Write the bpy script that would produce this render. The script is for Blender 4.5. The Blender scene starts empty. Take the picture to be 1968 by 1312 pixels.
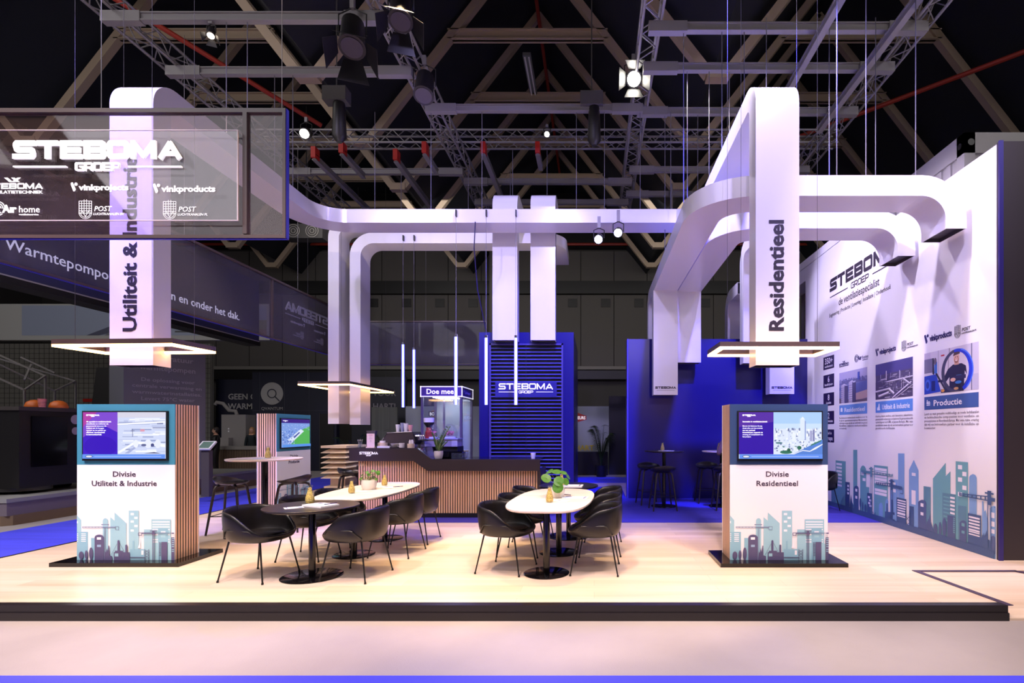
import bpy, bmesh, math, random
from mathutils import Vector, Matrix, Quaternion
PI = math.pi
S = bpy.context.scene
COL = S.collection
random.seed(7)

# ------------------------------------------------------------------ camera
cd = bpy.data.cameras.new('camera'); cam = bpy.data.objects.new('camera', cd); COL.objects.link(cam)
cam.location = (0, 0, 1.54); cam.rotation_euler = (PI/2, 0, 0)
cd.sensor_width = 36; cd.lens = 36*1000/1968
cd.shift_x = -158/1968; cd.shift_y = 169/1968
cd.clip_end = 200
S.camera = cam
S.view_settings.view_transform = 'Standard'; S.view_settings.look = 'None'
S.view_settings.exposure = 0.28; S.view_settings.gamma = 1; S.view_settings.use_curve_mapping = False
try:
    S.cycles.max_bounces = 6; S.cycles.diffuse_bounces = 3; S.cycles.glossy_bounces = 3
    S.cycles.transmission_bounces = 4; S.cycles.transparent_max_bounces = 10
    S.cycles.sample_clamp_indirect = 4.0; S.cycles.caustics_reflective = False; S.cycles.caustics_refractive = False
except Exception: pass

# ------------------------------------------------------------------ world + lights
w = bpy.data.worlds.new('world'); S.world = w; w.use_nodes = True
w.node_tree.nodes['Background'].inputs[0].default_value = (0.55, 0.52, 0.62, 1)
w.node_tree.nodes['Background'].inputs[1].default_value = 0.035

def spot(name, loc, target, power, color, size=60, blend=0.5, radius=0.12):
    l = bpy.data.lights.new(name, 'SPOT'); l.energy = power; l.color = color
    l.spot_size = math.radians(size); l.spot_blend = blend; l.shadow_soft_size = radius
    o = bpy.data.objects.new(name, l); COL.objects.link(o); o.location = loc
    o.rotation_euler = (Vector(target)-Vector(loc)).to_track_quat('-Z', 'Y').to_euler()
    return o
def area(name, loc, target, power, color, sx, sy):
    l = bpy.data.lights.new(name, 'AREA'); l.energy = power; l.color = color; l.shape = 'RECTANGLE'; l.size = sx; l.size_y = sy
    o = bpy.data.objects.new(name, l); COL.objects.link(o); o.location = loc
    o.rotation_euler = (Vector(target)-Vector(loc)).to_track_quat('-Z', 'Y').to_euler()
    return o
WARM = (1.0, 0.66, 0.32); PINK = (1.0, 0.83, 0.94); VIO = (0.52, 0.44, 1.0); BLUE = (0.08, 0.08, 1.0); LAV = (0.66, 0.58, 1.0)
# front-of-stand wash, hung in front of the picture
for i, x in enumerate((-7.0, -4.4, -1.8, 0.8, 3.4)):
    spot('wash', (x, 1.8, 7.6), (x, 5.8, -0.4), 1150, PINK if i % 2 else (1.0, .78, .80), 44, 0.5, 0.2)
for x in (-5.5, -1.5, 2.5):
    spot('floor_wash', (x, 3.1, 7.6), (x, 4.7, 0), 620, (1.0, .76, .56), 58, 0.6, 0.2)
    spot('aisle_wash', (x, -1.0, 7.0), (x, 2.7, 0), 380, (1.0, .88, .88), 70, 0.9, 0.3)
# warm downlights over the furniture
spot('warm_down', (-3.0, 4.9, 7.7), (-3.0, 5.7, 0), 1150, WARM, 40, 0.35)
spot('warm_down', (-0.2, 5.2, 7.7), (-0.2, 5.9, 0), 1000, WARM, 36, 0.35)
spot('warm_down', (3.5, 5.6, 7.7), (3.7, 7.2, 0), 900, WARM, 42, 0.6)
spot('warm_down', (-2.6, 6.9, 7.7), (-2.6, 9.2, 0.4), 2300, (1.0, 0.74, 0.44), 46, 0.6)
spot('warm_down', (-5.4, 6.8, 7.7), (-5.4, 9.6, 0.4), 900, (1.0, 0.78, 0.62), 42, 0.6)
# lavender on the ducts
spot('lavender', (-5.6, 0.2, 5.2), (-5.5, 6.3, 2.8), 300, (0.92, 0.70, 1.0), 30, 0.8)
spot('lavender', (1.6, 0.2, 5.2), (2.4, 6.3, 3.4), 380, (0.70, 0.56, 1.0), 50, 0.7)
spot('lavender', (-6.3, 3.0, 7.9), (-4.8, 10.0, 3.6), 1000, (.66, .55, 1.0), 60, 0.7)
spot('lavender', (-1.0, 3.2, 7.9), (-1.4, 10.6, 4.4), 1150, (.54, .47, 1.0), 52, 0.7)
spot('lavender', (3.0, 3.0, 7.9), (2.8, 8.8, 3.6), 1000, (.52, .44, 1.0), 62, 0.7)
spot('violet_up', (-2.2, 7.6, 0.6), (-2.6, 10.3, 5.5), 120, VIO, 90, 0.9)
# several crossing lamps on the right wall
spot('wall_wash', (2.9, 3.2, 7.9), (4.76, 7.2, 1.8), 560, (0.86, 0.74, 1.0), 50, 0.5)
spot('wall_wash', (1.3, 6.4, 7.9), (4.76, 8.6, 2.2), 1200, (0.84, 0.74, 1.0), 62, 0.5)
spot('wall_wash', (1.0, 9.2, 7.9), (4.76, 7.6, 2.4), 1050, (0.96, 0.82, 0.94), 62, 0.5)
spot('wall_wash', (1.8, 11.3, 7.9), (4.76, 9.0, 2.6), 1000, (0.66, 0.58, 1.0), 58, 0.5)
spot('wall_wash', (3.2, 2.6, 7.9), (4.76, 6.4, 3.2), 300, (.80, .70, 1.0), 50, 0.6)
# saturated blue
spot('lavender', (-1.6, 9.0, 7.8), (-5.8, 10.0, 1.0), 700, (.88, .82, 1.0), 34, .6)  # extra spot added to brighten the Productie totem front
spot('blue_spot', (-5.9, 4.2, 7.9), (-5.5, 6.2, 4.4), 3000, (0.22, 0.16, 1.0), 26, 0.5)
spot('aisle_wash', (-8.3, 3.0, 7.6), (-8.6, 8.0, 0), 1300, (.95, .9, 1.0), 66, .8)  # extra spot added to brighten the left aisle carpet
spot('violet', (4.4, 3.2, 7.9), (2.6, 7.6, 4.4), 360, (.38, .30, 1.0), 60, .7)
spot('violet', (-1.0, 6.2, 7.9), (-2.4, 10.0, 5.5), 380, (.42, .34, 1.0), 80, .8)
spot('blue_spot', (-0.2, 5.2, 7.9), (-1.4, 11.0, 2.0), 4200, BLUE, 34, 0.4)
spot('blue_spot', (1.6, 5.0, 7.9), (1.6, 11.6, 2.4), 6500, BLUE, 24, 0.15)
spot('blue_spot', (3.0, 5.0, 7.9), (2.9, 11.6, 1.2), 6500, BLUE, 26, 0.15)
spot('blue_spot', (1.0, 11.9, 7.9), (-0.5, 6.6, 0.4), 1300, BLUE, 40, 0.5)
spot('blue_spot', (-3.2, 11.9, 7.9), (-3.2, 6.0, 0.6), 1300, BLUE, 40, 0.5)
spot('blue_spot', (1.0, 8.2, 7.9), (2.8, 9.8, 0.1), 900, BLUE, 58, 0.5)
# hall: weak fill light added to brighten the roof steel, the far wall and the dark neighbouring stands
area('hall_fill', (-1.0, 9.0, 6.9), (-1.0, 12.0, 14.0), 66, (1.0, 0.80, 0.60), 14, 8)
area('hall_fill', (0, 19, 9.0), (0, 27, 4), 260, (1.0, .95, .9), 22, 3)
area('hall_fill', (10, 2, 10.0), (6, 9, 5), 160, (1.0, .95, .95), 4, 4)
area('hall_fill', (-15, 6, 9.0), (-14, 13, 0), 480, (1.0, .95, .92), 12, 10)
area('hall_fill', (-8, 0, 8.0), (-9, 7, 0), 260, (0.95, .92, 1.0), 6, 6)

# ------------------------------------------------------------------ materials
def lin(c):
    return tuple((x/12.92 if x <= .04045 else ((x+.055)/1.055)**2.4) for x in [v/255 for v in c])
MATS = {}
def mat(name, rgb, rough=.5, metal=0, spec=.5, emit=None, es=0, coat=0, bump=0, bscale=60, var=0, vscale=(4, 4, 4)):
    if name in MATS: return MATS[name]
    m = bpy.data.materials.new(name); m.use_nodes = True; MATS[name] = m
    nt = m.node_tree; b = nt.nodes['Principled BSDF']
    c = lin(rgb)
    b.inputs['Base Color'].default_value = (*c, 1); b.inputs['Roughness'].default_value = rough
    b.inputs['Metallic'].default_value = metal; b.inputs['Specular IOR Level'].default_value = spec
    b.inputs['Coat Weight'].default_value = coat
    if emit: b.inputs['Emission Color'].default_value = (*lin(emit), 1); b.inputs['Emission Strength'].default_value = es
    if bump or var:
        tc = nt.nodes.new('ShaderNodeTexCoord'); mp = nt.nodes.new('ShaderNodeMapping')
        nt.links.new(tc.outputs['Object'], mp.inputs[0])
    if var:
        mp.inputs['Scale'].default_value = vscale
        n = nt.nodes.new('ShaderNodeTexNoise'); n.inputs['Scale'].default_value = 1; n.inputs['Detail'].default_value = 5
        nt.links.new(mp.outputs[0], n.inputs['Vector'])
        r = nt.nodes.new('ShaderNodeValToRGB')
        r.color_ramp.elements[0].position = .3; r.color_ramp.elements[1].position = .7
        r.color_ramp.elements[0].color = (*[x*(1-var) for x in c], 1)
        r.color_ramp.elements[1].color = (*[min(1, x*(1+var)) for x in c], 1)
        nt.links.new(n.outputs['Fac'], r.inputs[0]); nt.links.new(r.outputs[0], b.inputs['Base Color'])
    if bump:
        n2 = nt.nodes.new('ShaderNodeTexNoise'); n2.inputs['Scale'].default_value = bscale; n2.inputs['Detail'].default_value = 3
        nt.links.new(tc.outputs['Object'], n2.inputs['Vector'])
        bp = nt.nodes.new('ShaderNodeBump'); bp.inputs['Strength'].default_value = bump; bp.inputs['Distance'].default_value = .01
        nt.links.new(n2.outputs['Fac'], bp.inputs['Height']); nt.links.new(bp.outputs[0], b.inputs['Normal'])
    return m
def attr_mat(name, emissive=False, strength=1.0):
    m = bpy.data.materials.new(name); m.use_nodes = True; nt = m.node_tree; b = nt.nodes['Principled BSDF']
    a = nt.nodes.new('ShaderNodeAttribute'); a.attribute_name = 'Col'
    if emissive:
        b.inputs['Base Color'].default_value = (.01, .01, .01, 1); b.inputs['Roughness'].default_value = .15
        nt.links.new(a.outputs['Color'], b.inputs['Emission Color']); b.inputs['Emission Strength'].default_value = strength
    else:
        nt.links.new(a.outputs['Color'], b.inputs['Base Color']); b.inputs['Roughness'].default_value = .45
    return m
PRINT = attr_mat('printed_graphic'); SCREEN = attr_mat('screen_picture', True, 0.95)
def see_through(name, tint, opaque, haze, gloss=.06):
    m = bpy.data.materials.new(name); m.use_nodes = True; nt = m.node_tree; nt.nodes.remove(nt.nodes['Principled BSDF'])
    out = nt.nodes['Material Output']
    t = nt.nodes.new('ShaderNodeBsdfTransparent'); t.inputs[0].default_value = (*tint, 1)
    d = nt.nodes.new('ShaderNodeBsdfDiffuse'); d.inputs[0].default_value = (*haze, 1)
    g = nt.nodes.new('ShaderNodeBsdfGlossy'); g.inputs['Roughness'].default_value = .03
    a = nt.nodes.new('ShaderNodeMixShader'); a.inputs[0].default_value = opaque
    b = nt.nodes.new('ShaderNodeMixShader'); b.inputs[0].default_value = gloss
    nt.links.new(t.outputs[0], a.inputs[1]); nt.links.new(d.outputs[0], a.inputs[2])
    nt.links.new(a.outputs[0], b.inputs[1]); nt.links.new(g.outputs[0], b.inputs[2]); nt.links.new(b.outputs[0], out.inputs[0])
    return m
def wood(name, c1, c2, scale, rough=.4, planks=None):
    m = bpy.data.materials.new(name); m.use_nodes = True; nt = m.node_tree; b = nt.nodes['Principled BSDF']
    tc = nt.nodes.new('ShaderNodeTexCoord'); mp = nt.nodes.new('ShaderNodeMapping'); mp.inputs['Scale'].default_value = scale
    nt.links.new(tc.outputs['Object'], mp.inputs[0])
    n = nt.nodes.new('ShaderNodeTexNoise'); n.inputs['Scale'].default_value = 1; n.inputs['Detail'].default_value = 6; n.inputs['Roughness'].default_value = .6
    nt.links.new(mp.outputs[0], n.inputs['Vector'])
    r = nt.nodes.new('ShaderNodeValToRGB'); r.color_ramp.elements[0].position = .3; r.color_ramp.elements[1].position = .7
    r.color_ramp.elements[0].color = (*lin(c1), 1); r.color_ramp.elements[1].color = (*lin(c2), 1)
    nt.links.new(n.outputs['Fac'], r.inputs[0]); last = r.outputs[0]
    if planks:
        br = nt.nodes.new('ShaderNodeTexBrick'); br.offset = .37; br.inputs['Scale'].default_value = 1
        br.inputs['Brick Width'].default_value = planks[0]; br.inputs['Row Height'].default_value = planks[1]
        br.inputs['Mortar Size'].default_value = .0012; br.inputs['Color1'].default_value = (1, 1, 1, 1)
        br.inputs['Color2'].default_value = (.86, .84, .82, 1); br.inputs['Mortar'].default_value = (.6, .55, .5, 1)
        nt.links.new(tc.outputs['Object'], br.inputs['Vector'])
        mx = nt.nodes.new('ShaderNodeMix'); mx.data_type = 'RGBA'; mx.blend_type = 'MULTIPLY'; mx.inputs[0].default_value = 1
        nt.links.new(last, mx.inputs[6]); nt.links.new(br.outputs['Color'], mx.inputs[7]); last = mx.outputs[2]
    nt.links.new(last, b.inputs['Base Color']); b.inputs['Roughness'].default_value = rough
    return m
M_duct = mat('white_duct', (238, 236, 240), .22, spec=.5)
M_dark = mat('duct_inside', (70, 66, 74), .6)
M_black = mat('black_matt', (20, 18, 20), .45)
M_blackgloss = mat('black_gloss', (14, 12, 15), .12)
M_leather = mat('black_leather', (17, 15, 17), .34, bump=.12, bscale=160)
M_metalblk = mat('black_metal', (18, 17, 18), .4, metal=.0)
M_white = mat('white_panel', (240, 238, 240), .4)
M_alu = mat('aluminium', (128, 125, 128), .45, metal=.3)
M_steel = mat('roof_steel', (176, 156, 134), .6)
M_red = mat('red_paint', (170, 30, 22), .5)
M_redpipe = mat('red_pipe', (150, 44, 30), .5)
M_blue = mat('blue_panel', (25, 21, 100), .28)
M_navy = mat('navy_panel', (22, 24, 48), .5)
M_rug = mat('blue_rug', (56, 50, 170), .95, bump=.3, bscale=400, var=.10, vscale=(.6, 6, 1))
M_carpet = mat('blue_carpet', (72, 74, 240), .95, bump=.3, bscale=400, var=.12, vscale=(.6, 6, 1))
M_grey = mat('hall_grey', (150, 146, 142), .8)
M_dgrey = mat('dark_grey', (62, 60, 60), .7)
M_chrome = mat('chrome', (220, 220, 225), .12, metal=1)
M_floorwood = wood('oak_floor', (228, 202, 174), (240, 220, 200), (.5, 9, 1), .32, (1.9, .19))
M_oak = wood('pale_oak', (236, 216, 198), (248, 236, 224), (1.5, 14, 6), .42)
M_slat = wood('slat_oak', (224, 178, 146), (238, 200, 170), (20, 20, 1.2), .5)
M_barslat = wood('bar_slat_oak', (226, 174, 124), (240, 200, 152), (20, 20, 1.2), .5)
M_ply = wood('pale_ply', (236, 212, 176), (244, 224, 192), (2, 8, 12), .5)
M_glass = see_through('clear_glass', (.93, .95, .97), .03, (.8, .85, .9), .07)
M_clear = see_through('clear_acrylic', (.95, .94, .95), .008, (.6, .5, .5), .05)
M_acryl = see_through('smoked_acrylic', (.80, .74, .74), .045, (.42, .30, .28), .035)
M_scrim = see_through('mesh_scrim', (.70, .68, .76), .22, (.30, .30, .36), .012)
M_ledwarm = mat('warm_led', (255, 220, 170), .5, emit=(255, 190, 110), es=11)
M_ledblue = mat('cool_led', (220, 225, 255), .4, emit=(150, 166, 255), es=1.7)
M_ledline = mat('blue_led', (30, 28, 120), .4, emit=(40, 34, 220), es=.15)
M_ledglow = mat('blue_led_bright', (60, 60, 255), .4, emit=(50, 40, 255), es=2.5)
M_lamp = mat('lit_lens', (255, 250, 240), .3, emit=(255, 248, 235), es=40)
M_lampb = mat('lit_lens_blue', (210, 215, 255), .3, emit=(190, 200, 255), es=25)
M_sign = mat('lit_sign_white', (250, 248, 250), .4, emit=(255, 250, 252), es=.5)
M_leaf = mat('green_leaf', (70, 120, 40), .4, var=.25, vscale=(30, 30, 30))
M_leafd = mat('dark_leaf', (38, 62, 30), .5, var=.25, vscale=(20, 20, 20))
M_pot = mat('white_ceramic', (238, 234, 228), .3)
M_nut = mat('mixed_nuts', (226, 160, 52), .5, var=.5, vscale=(120, 120, 120))
M_paper = mat('white_paper', (240, 240, 244), .6)
M_ink = mat('dark_print', (38, 30, 44), .5)
M_inkn = mat('navy_print', (34, 26, 84), .5)

# ------------------------------------------------------------------ builders
class MB:
    def __init__(s): s.v = []; s.f = []; s.c = []
    def add(s, vs, fs, col=None):
        n = len(s.v); s.v += [tuple(x) for x in vs]
        for f in fs: s.f.append([i+n for i in f]); s.c.append(col)
        return s
    def box(s, x0, x1, y0, y1, z0, z1, M=None):
        vs = [Vector(p) for p in ((x0,y0,z0),(x1,y0,z0),(x1,y1,z0),(x0,y1,z0),(x0,y0,z1),(x1,y0,z1),(x1,y1,z1),(x0,y1,z1))]
        if M: vs = [M @ p for p in vs]
        return s.add(vs, [(0,3,2,1),(4,5,6,7),(0,1,5,4),(1,2,6,5),(2,3,7,6),(3,0,4,7)])
    def beam(s, a, b, w, h, up=(0,0,1)):
        a = Vector(a); b = Vector(b); t = (b-a).normalized(); u = t.cross(Vector(up))
        if u.length < 1e-4: u = t.cross(Vector((0,1,0)))
        u.normalize(); v = u.cross(t)
        vs = [p+u*(i*w/2)+v*(j*h/2) for p in (a, b) for i, j in ((-1,-1),(1,-1),(1,1),(-1,1))]
        return s.add(vs, [(0,3,2,1),(4,5,6,7),(0,1,5,4),(1,2,6,5),(2,3,7,6),(3,0,4,7)])
    def cyl(s, a, b, r, r2=None, n=8, cap=True):
        a = Vector(a); b = Vector(b); r2 = r if r2 is None else r2; t = (b-a).normalized()
        u = t.orthogonal().normalized(); v = t.cross(u)
        vs = [p+(u*math.cos(2*PI*k/n)+v*math.sin(2*PI*k/n))*q for p, q in ((a, r), (b, r2)) for k in range(n)]
        fs = [(k, (k+1) % n, n+(k+1) % n, n+k) for k in range(n)]
        if cap: fs += [tuple(range(n-1, -1, -1)), tuple(range(n, 2*n))]
        return s.add(vs, fs)
    def tube(s, pts, r, n=6, closed=False):
        pts = [Vector(p) for p in pts]; m = len(pts); u = None; vs = []
        for i, p in enumerate(pts):
            if closed: t = pts[(i+1) % m]-pts[i-1]
            else: t = pts[min(i+1, m-1)]-pts[max(i-1, 0)]
            t.normalize()
            u = t.orthogonal() if u is None else u-t*u.dot(t)
            u.normalize(); w_ = t.cross(u); rr = r[i] if isinstance(r, (list, tuple)) else r
            vs += [p+(u*math.cos(2*PI*k/n)+w_*math.sin(2*PI*k/n))*rr for k in range(n)]
        fs = []
        for i in range(m if closed else m-1):
            j = (i+1) % m
            fs += [(i*n+k, i*n+(k+1) % n, j*n+(k+1) % n, j*n+k) for k in range(n)]
        if not closed: fs += [tuple(range(n-1, -1, -1)), tuple(range((m-1)*n, m*n))]
        return s.add(vs, fs)
    def lathe(s, prof, n=24, o=(0,0,0), sx=1, sy=1):
        vs = []; fs = []
        for r, z in prof: vs += [(o[0]+sx*r*math.cos(2*PI*k/n), o[1]+sy*r*math.sin(2*PI*k/n), o[2]+z) for k in range(n)]
        for i in range(len(prof)-1): fs += [(i*n+k, i*n+(k+1) % n, (i+1)*n+(k+1) % n, (i+1)*n+k) for k in range(n)]
        if prof[0][0] > 1e-6: fs.append(tuple(range(n-1, -1, -1)))
        if prof[-1][0] > 1e-6: fs.append(tuple(range((len(prof)-1)*n, len(prof)*n)))
        return s.add(vs, fs)
    def prism(s, poly, d, fr=None):         # poly in 2D (u,v), extruded d along the frame normal
        o, u, v, nrm = fr if fr else (Vector((0,0,0)), Vector((1,0,0)), Vector((0,1,0)), Vector((0,0,1)))
        n = len(poly); vs = [o+u*a+v*b for a, b in poly]+[o+u*a+v*b+nrm*d for a, b in poly]
        return s.add(vs, [tuple(range(n-1, -1, -1)), tuple(range(n, 2*n))]+[(k, (k+1) % n, n+(k+1) % n, n+k) for k in range(n)])
    def sphere(s, c, r, n=12, m=8, sc=(1,1,1)):
        prof = [(math.sin(PI*i/m)*r, -math.cos(PI*i/m)*r*sc[2]) for i in range(m+1)]
        return s.lathe(prof, n, c, sc[0], sc[1])
    def poly(s, pts, col=None): return s.add(pts, [tuple(range(len(pts)))], col)
    def build(s, name, m, parent=None, smooth=None, loc=None):
        me = bpy.data.meshes.new(name); me.from_pydata(s.v, [], s.f); me.materials.append(m); me.update()
        if any(c is not None for c in s.c):
            a = me.color_attributes.new('Col', 'FLOAT_COLOR', 'CORNER'); i = 0
            for f, c in zip(me.polygons, s.c):
                c = c or (1, 1, 1)
                for li in f.loop_indices: a.data[li].color = (*c, 1)
        else:
            bm = bmesh.new(); bm.from_mesh(me); bmesh.ops.recalc_face_normals(bm, faces=bm.faces); bm.to_mesh(me); bm.free()
        if smooth:
            for p in me.polygons: p.use_smooth = True
            me.set_sharp_from_angle(angle=math.radians(smooth))
        o = bpy.data.objects.new(name, me); COL.objects.link(o)
        if parent: o.parent = parent
        if loc: o.location = loc
        return o
def tag(o, label, cat, group=None, kind=None):
    o['label'] = label; o['category'] = cat
    if group: o['group'] = group
    if kind: o['kind'] = kind
    return o
def thing(name, label, cat, loc=(0,0,0), rz=0, group=None):
    o = bpy.data.objects.new(name, None); COL.objects.link(o); o.location = loc; o.rotation_euler = (0, 0, rz)
    o.empty_display_size = .1
    return tag(o, label, cat, group)
def struct(name, mb, m, parent=None, smooth=None):
    o = mb.build(name, m, parent, smooth)
    if not parent: o['kind'] = 'structure'
    return o
def dup(o, loc=None, rz=None, label=None, parent=None):
    c = o.copy(); COL.objects.link(c)
    if parent: c.parent = parent
    for ch in list(o.children): dup(ch, parent=c)
    if loc is not None: c.location = loc
    if rz is not None: c.rotation_euler = (0, 0, rz)
    if label: c['label'] = label
    return c
def bake(o):
    dg = bpy.context.evaluated_depsgraph_get(); me = bpy.data.meshes.new_from_object(o.evaluated_get(dg))
    o.modifiers.clear(); o.data = me
    return o
def frame(o, u, v):
    u = Vector(u).normalized(); v = Vector(v).normalized(); return (Vector(o), u, v, u.cross(v))
def text(name, s, size, fr, m, parent=None, align='CENTER', bold=0, width=None, d=.002, shear=0, mirror=False, spacing=1, lift=.001, res=2):
    cu = bpy.data.curves.new(name, 'FONT'); cu.body = s; cu.size = size; cu.align_x = align; cu.offset = bold*size
    cu.extrude = d/2; cu.shear = shear; cu.space_character = spacing; cu.resolution_u = res
    o = bpy.data.objects.new(name, cu); me = bpy.data.meshes.new_from_object(o)
    bpy.data.objects.remove(o); bpy.data.curves.remove(cu)
    sx = 1
    if width and len(me.vertices):
        xs = [q.co.x for q in me.vertices]; sx = width/max(1e-6, max(xs)-min(xs))
    ori, u, v, n = fr
    for q in me.vertices:
        x, y, z = q.co; q.co = ori+u*(x*sx)+v*y+n*(z+d/2+lift)
    me.materials.clear(); me.materials.append(m); me.name = name
    ob = bpy.data.objects.new(name, me); COL.objects.link(ob)
    if parent: ob.parent = parent
    return ob
def pic(name, fr, faces, parent=None, screen=False, lift=.0015, step=.00012):
    b = MB(); o, u, v, n = fr
    for i, (pl, c) in enumerate(faces):
        pts = [o+u*p[0]+v*p[1]+n*(lift+step*i) for p in pl]
        ar = sum(pl[k-1][0]*pl[k][1]-pl[k][0]*pl[k-1][1] for k in range(len(pl)))
        if ar < 0: pts.reverse()
        b.poly(pts, lin(c))
    return b.build(name, SCREEN if screen else PRINT, parent)
def rect(x0, y0, x1, y1): return [(x0,y0),(x1,y0),(x1,y1),(x0,y1)]
def ell(cx, cy, rx, ry, n=20, a0=0, a1=2*PI): 
    full = abs(a1-a0) > 6.2; k = n if full else n+1
    return [(cx+rx*math.cos(a0+(a1-a0)*i/n), cy+ry*math.sin(a0+(a1-a0)*i/n)) for i in range(k)]
def line(x0, y0, x1, y1, t):
    dx, dy = x1-x0, y1-y0; l = math.hypot(dx, dy) or 1; nx, ny = -dy/l*t/2, dx/l*t/2
    return [(x0+nx,y0+ny),(x0-nx,y0-ny),(x1-nx,y1-ny),(x1+nx,y1+ny)]
# wide squared capitals used on the stand lettering
def wide_word(word, t=.2):
    W = 1.36; out = []; x = 0
    def st(path):
        for a, b in zip(path, path[1:]):
            dx, dy = b[0]-a[0], b[1]-a[1]; l = math.hypot(dx, dy); ex, ey = dx/l*t*.18, dy/l*t*.18
            out.append([(px+x, py) for px, py in line(a[0]-ex, a[1]-ey, b[0]+ex, b[1]+ey, t)])
    h = t/2; c = .2
    def R(a, b, cc, d): out.append([(px+x, py) for px, py in rect(a, b, cc, d)])
    for ch in word:
        wd = W
        if ch == 'S': st([(W,1-h),(c,1-h),(h,1-c),(h,.5+c),(c,.5),(W-c,.5),(W-h,.5-c),(W-h,c),(W-c,h),(0,h)])
        elif ch == 'T': R(0,1-t,W,1); R(W/2-t*.62,0,W/2+t*.62,1-t)
        elif ch == 'E': R(0,0,t*1.2,1); R(t*1.2,1-t,W,1); R(t*1.2,.5-h,W*.93,.5+h); R(t*1.2,0,W,t)
        elif ch == 'B': R(0,0,t*1.2,1); st([(t,1-h),(W-c,1-h),(W-h,1-c*.8),(W-h,.5+c*.5),(W-c,.5),(t,.5)]); st([(W-c,.5),(W-h,.5-c*.5),(W-h,c*.8),(W-c,h),(t,h)])
        elif ch == 'O': st([(c,1-h),(W-c,1-h),(W-h,1-c),(W-h,c),(W-c,h),(c,h),(h,c),(h,1-c),(c,1-h)])
        elif ch == 'M':
            wd = W*1.18; R(0,0,t*1.15,1); R(wd-t*1.15,0,wd,1); st([(t*.7,1-h),(wd/2,h*1.2),(wd-t*.7,1-h)])
        elif ch == 'A': wd = W*1.1; st([(h*1.1,h*.3),(wd/2,1-h),(wd-h*1.1,h*.3)]); R(wd*.25,.18,wd*.75,.18+t*.85)
        elif ch == 'G': st([(W,1-h),(c,1-h),(h,1-c),(h,c),(c,h),(W-h,h),(W-h,.5),(W*.55,.5)])
        elif ch == 'R': R(0,0,t*1.2,1); st([(t,1-h),(W-c,1-h),(W-h,1-c),(W-h,.4+c),(W-c,.4),(t,.4)]); st([(W*.55,.4),(W-h,h*.4)])
        elif ch == 'P': R(0,0,t*1.2,1); st([(t,1-h),(W-c,1-h),(W-h,1-c),(W-h,.4+c),(W-c,.4),(t,.4)])
        x += wd+.14
    return out, x-.14
def logo(name, fr, width, m, parent, d=.003, groep=True, lines=True, h=None, t=.2):
    """STEBOMA with GROEP and the two rules; frame origin = bottom centre of the big word"""
    b = MB(); o, u, v, n = fr
    pl, tot = wide_word('STEBOMA', t); s = width/tot; sy = (h or width*.112)
    for i, p in enumerate(pl): b.prism([((a-tot/2)*s, c*sy) for a, c in p], d, (o+n*(.001+.00003*i), u, v, n))
    if groep:
        pl, tg = wide_word('GROEP', .18); sg = width*.265/tg; hg = sy*.46; y0 = -sy*.2-hg
        for i, p in enumerate(pl): b.prism([((a-tg/2)*sg, y0+c*hg) for a, c in p], d, (o+n*(.001+.00003*i), u, v, n))
        if lines:
            for q in (-1, 1):
                x0, x1 = sorted((q*width*.185, q*width*.5))
                b.prism(rect(x0, y0+hg*.42, x1, y0+hg*.58), d, (o+n*.001, u, v, n))
    return b.build(name, m, parent)
# ================================================================== setting
FZ = -0.13
struct('floor', MB().box(-30, 30, -6, 32, FZ-.1, FZ), mat('hall_floor', (164, 155, 153), .75, bump=.15, bscale=90, var=.08, vscale=(1.2, 1.2, 1)))
def carpet(x0, x1, y0, y1, z, label, grp=None):
    o = MB().box(x0, x1, y0, y1, z, z+.006).build('blue_carpet', M_carpet); return tag(o, label, 'carpet', grp)
carpet(-14, 8, 2.2, 3.52, FZ, 'blue aisle carpet running along the bottom edge in front of the grey floor')
carpet(-9.6, -7.55, 3.52, 27.4, FZ, 'blue aisle carpet along the open left side of the stand')
carpet(-7.5, 9, 15.9, 18.2, FZ, 'blue aisle carpet strip far behind the stand')
# raised wooden stand floor with black edge
pl = MB()
pl.box(-7.1, 3.0, 4.63, 15.0, FZ, 0); pl.box(3.0, 7.0, 6.02, 15.0, FZ, 0)
p0 = struct('floor_2', pl, M_floorwood)
p0['label'] = 'raised pale oak stand floor with black edging'
tr = MB(); tr.box(-7.1, 3.62, 4.55, 4.63, FZ, .003); tr.box(-7.14, -7.1, 4.55, 15.0, FZ, .004)
tr.box(-7.1, 3.62, 4.535, 4.55, FZ, FZ+.07)
struct('trim_1', tr, mat('black_edge', (30, 25, 28), .35))
# ramp at the right with black border strip
rp = MB(); rp.add([(3.0,4.63,0),(3.62,4.55,0.0),(3.4,6.02,0),(3.0,6.02,0)], [(0,1,2,3)])
st = MB()
for a, b, wd in (((3.64,4.55),(3.50,5.66),.06), ((3.47,5.66),(4.60,5.66),.05), ((4.57,5.66),(4.86,5.36),.05)):
    st.beam((a[0],a[1],.002), (b[0],b[1],.002), wd, .006)
pl2 = MB(); pl2.add([(3.0,4.63,-.001),(3.62,4.6,-.001),(3.47,5.68,-.001),(3.0,6.02,-.001)], [(0,1,2,3)])
pl2.add([(3.47,5.68,-.001),(7,5.68,-.001),(7,6.02,-.001),(3.0,6.02,-.001)], [(0,1,2,3)])
struct('floor_3', pl2, M_floorwood)
rm = MB(); rm.add([(3.62,4.55,FZ+.02),(7,4.55,FZ+.02),(7,5.66,-.002),(3.48,5.66,-.002),(3.62,4.55,FZ),(7,4.55,FZ)], [(0,1,2,3),(0,4,5,1)])
struct('floor_4', rm, M_floorwood)['label'] = 'pale oak entrance ramp let into the right front corner'
struct('trim_2', st, mat('violet_edge', (74, 58, 84), .4))
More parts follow.
